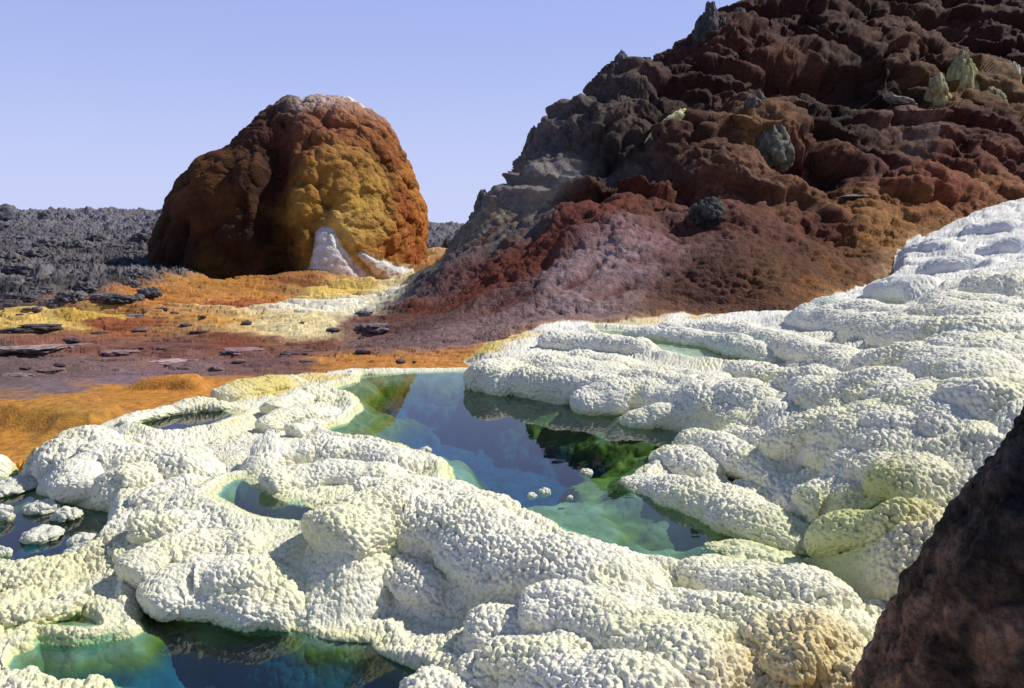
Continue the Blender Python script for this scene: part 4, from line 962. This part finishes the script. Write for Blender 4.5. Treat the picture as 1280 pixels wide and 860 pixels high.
# ------------------------------------------------------------------ near rock at the right
edge_px = [(1300,455),(1280,478),(1240,540),(1200,608),(1150,690),(1120,735),(1092,780),(1074,815),(1050,862),(1010,960),(980,1060)]
DR = 1.75
ez = np.array([at_d(a, b, DR)[2] for a, b in edge_px]); ex = np.array([at_d(a, b, DR)[0] for a, b in edge_px])
o_ = np.argsort(ez); ez, ex = ez[o_], ex[o_]
NU, NV = 520, 420
zv2 = np.linspace(ez[0] - .2, 1.42, NV)
lx = np.interp(zv2, ez, ex, left=ex[0])
topz = ez[-1]; lx = np.where(zv2 > topz, ex[-1] + (zv2 - topz) * .62, lx)
wid = .16 + .50 * (1.42 - zv2) ** .8
wid *= np.clip((1.43 - zv2) / .12, 0, 1) ** .5
th = np.linspace(0, 2 * math.pi, NU, endpoint=False)
RX = (lx + wid + .14)[None] + wid[None] * np.cos(th)[:, None]; RY = DR + .10 + wid[None] * .75 * np.sin(th)[:, None]; RZ = np.repeat(zv2[None], NU, 0)
du = np.stack([np.roll(a, -1, 0) - np.roll(a, 1, 0) for a in (RX, RY, RZ)], -1); dw = np.stack([np.gradient(a, axis=1) for a in (RX, RY, RZ)], -1)
rn = np.cross(du, dw); rn /= np.linalg.norm(rn, axis=-1, keepdims=True) + 1e-9
rp = np.stack([RX, RY, RZ], -1).reshape(-1, 3).astype(F32); rn = rn.reshape(-1, 3).astype(F32)
rd = .028 * (lumps(rp * 5 + .5 * fbm(rp * 4, 2, 841)[:, None], 843) - .6) + .02 * (lumps(rp * 14, 845) - .5) + .03 * fbm(rp * 9, 5, 847, .6) + .007 * (lumps(rp * 42, 849) - .5) - .02
rpos = rp + rn * rd[:, None]
RA = [(at_d(a, b, d), c) for a, b, d, c in [(1260,520,1.7,(.11,.12,.15)),(1230,580,1.65,(.085,.09,.11)),(1200,640,1.6,(.10,.07,.045)),(1260,640,1.5,(.02,.017,.015)),(1160,700,1.6,(.10,.055,.03)),(1230,720,1.5,(.03,.02,.014)),(1180,780,1.45,(.09,.045,.015)),(1120,760,1.65,(.26,.17,.12)),(1090,800,1.7,(.13,.08,.05)),(1110,830,1.5,(.24,.10,.03)),(1160,840,1.4,(.16,.085,.02)),(1080,850,1.6,(.26,.12,.045)),(1260,800,1.4,(.016,.014,.012)),(1200,850,1.35,(.07,.04,.014)),(1270,700,1.4,(.018,.016,.015)),(1147,816,1.43,(.5,.5,.52))]]
rw = np.stack([fbm(rp * 5, 4, 851 + i) for i in range(3)], 1) * .10
rcol = blend_anchor(rp[:, 0] + rw[:, 0], rp[:, 1] + rw[:, 1], rp[:, 2] + rw[:, 2], [(*q, c) for q, c in RA], 3.6, .03)
rcol *= (.25 + 1.1 * sstep(-.35, .4, fbm(rp * 9, 5, 861, .65)))[:, None] * np.array((1.35, 1.2, 1.02), F32) * (1 - .8 * sstep(.98, 1.35, rp[:, 0] + .45 * (rp[:, 2] - .6) + 2 * rw[:, 0]))[:, None] * (.45 + .6 * lumps(rp * 5 + .5 * fbm(rp * 4, 2, 841)[:, None], 843))[:, None]  # right side and creases painted darker, as shade on the rock
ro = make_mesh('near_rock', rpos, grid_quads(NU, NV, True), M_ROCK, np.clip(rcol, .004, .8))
ro.name = 'rock_spire'
tag(ro, 'dark brown leaning rock spire close to the camera at the right edge', 'rock')

# ------------------------------------------------------------------ light, sky, camera
SUN_AZ, SUN_EL = math.radians(72), math.radians(47)     # azimuth to the right of the view
sv = (math.sin(SUN_AZ) * math.cos(SUN_EL), math.cos(SUN_AZ) * math.cos(SUN_EL), math.sin(SUN_EL))
sl = bpy.data.lights.new('sun', 'SUN'); sl.energy = 4.9; sl.angle = math.radians(.5); sl.color = (1, .94, .84)
so = bpy.data.objects.new('sun', sl); C.objects.link(so)
from mathutils import Vector
so.rotation_euler = Vector(sv).to_track_quat('Z', 'Y').to_euler(); so.location = (20, 10, 30)
w = bpy.data.worlds.new('World'); bpy.context.scene.world = w; w.use_nodes = True
nt = w.node_tree; bg = nt.nodes['Background']
sky = nt.nodes.new('ShaderNodeTexSky'); sky.sky_type = 'NISHITA'; sky.sun_disc = False
sky.sun_elevation = SUN_EL; sky.sun_rotation = SUN_AZ
sky.air_density = 1.0; sky.dust_density = 0.3; sky.ozone_density = 3.0
tintn = nt.nodes.new('ShaderNodeMix'); tintn.data_type = 'RGBA'; tintn.blend_type = 'MULTIPLY'; tintn.inputs[0].default_value = 1
tintn.inputs[7].default_value = (.80, .86, .98, 1)
nt.links.new(sky.outputs[0], tintn.inputs[6])
hz = nt.nodes.new('ShaderNodeMix'); hz.data_type = 'RGBA'; tc = nt.nodes.new('ShaderNodeTexCoord'); sx = nt.nodes.new('ShaderNodeSeparateXYZ'); nt.links.new(tc.outputs['Generated'], sx.inputs[0])
mr = nt.nodes.new('ShaderNodeMapRange'); mr.interpolation_type = 'SMOOTHSTEP'; nt.links.new(sx.outputs['Z'], mr.inputs[0])
mr.inputs[1].default_value = .22; mr.inputs[2].default_value = .7; mr.inputs[3].default_value = .72; mr.inputs[4].default_value = .0
nt.links.new(mr.outputs[0], hz.inputs[0])
hz.inputs[7].default_value = (5.2, 6.2, 11.3, 1)                          # periwinkle constant mixed into the lower sky
nt.links.new(tintn.outputs[2], hz.inputs[6])
lo = nt.nodes.new('ShaderNodeMix'); lo.data_type = 'RGBA'; lo.inputs[7].default_value = (6.9, 7.5, 10.8, 1)
m2 = nt.nodes.new('ShaderNodeMapRange'); m2.interpolation_type = 'SMOOTHSTEP'; nt.links.new(sx.outputs['Z'], m2.inputs[0])
m2.inputs[1].default_value = -.02; m2.inputs[2].default_value = .24; m2.inputs[3].default_value = .85; m2.inputs[4].default_value = 0
nt.links.new(m2.outputs[0], lo.inputs[0]); nt.links.new(hz.outputs[2], lo.inputs[6]); nt.links.new(lo.outputs[2], bg.inputs[0])
bg.inputs[1].default_value = 0.09

cam = bpy.data.cameras.new('camera'); cam.sensor_width = 36; cam.lens = 36 * FPX / 1280
cam.clip_start = .05; cam.clip_end = 20000
co = bpy.data.objects.new('camera', cam); C.objects.link(co)
co.location = (0, 0, CAM_H); co.rotation_euler = (math.pi / 2 - PITCH, 0, 0)
sc = bpy.context.scene; sc.camera = co
sc.view_settings.view_transform = 'Standard'; sc.view_settings.look = 'None'; sc.view_settings.exposure = 0
sc.render.engine = 'CYCLES'; sc.cycles.max_bounces = 8; sc.cycles.diffuse_bounces = 4; sc.cycles.transparent_max_bounces = 12
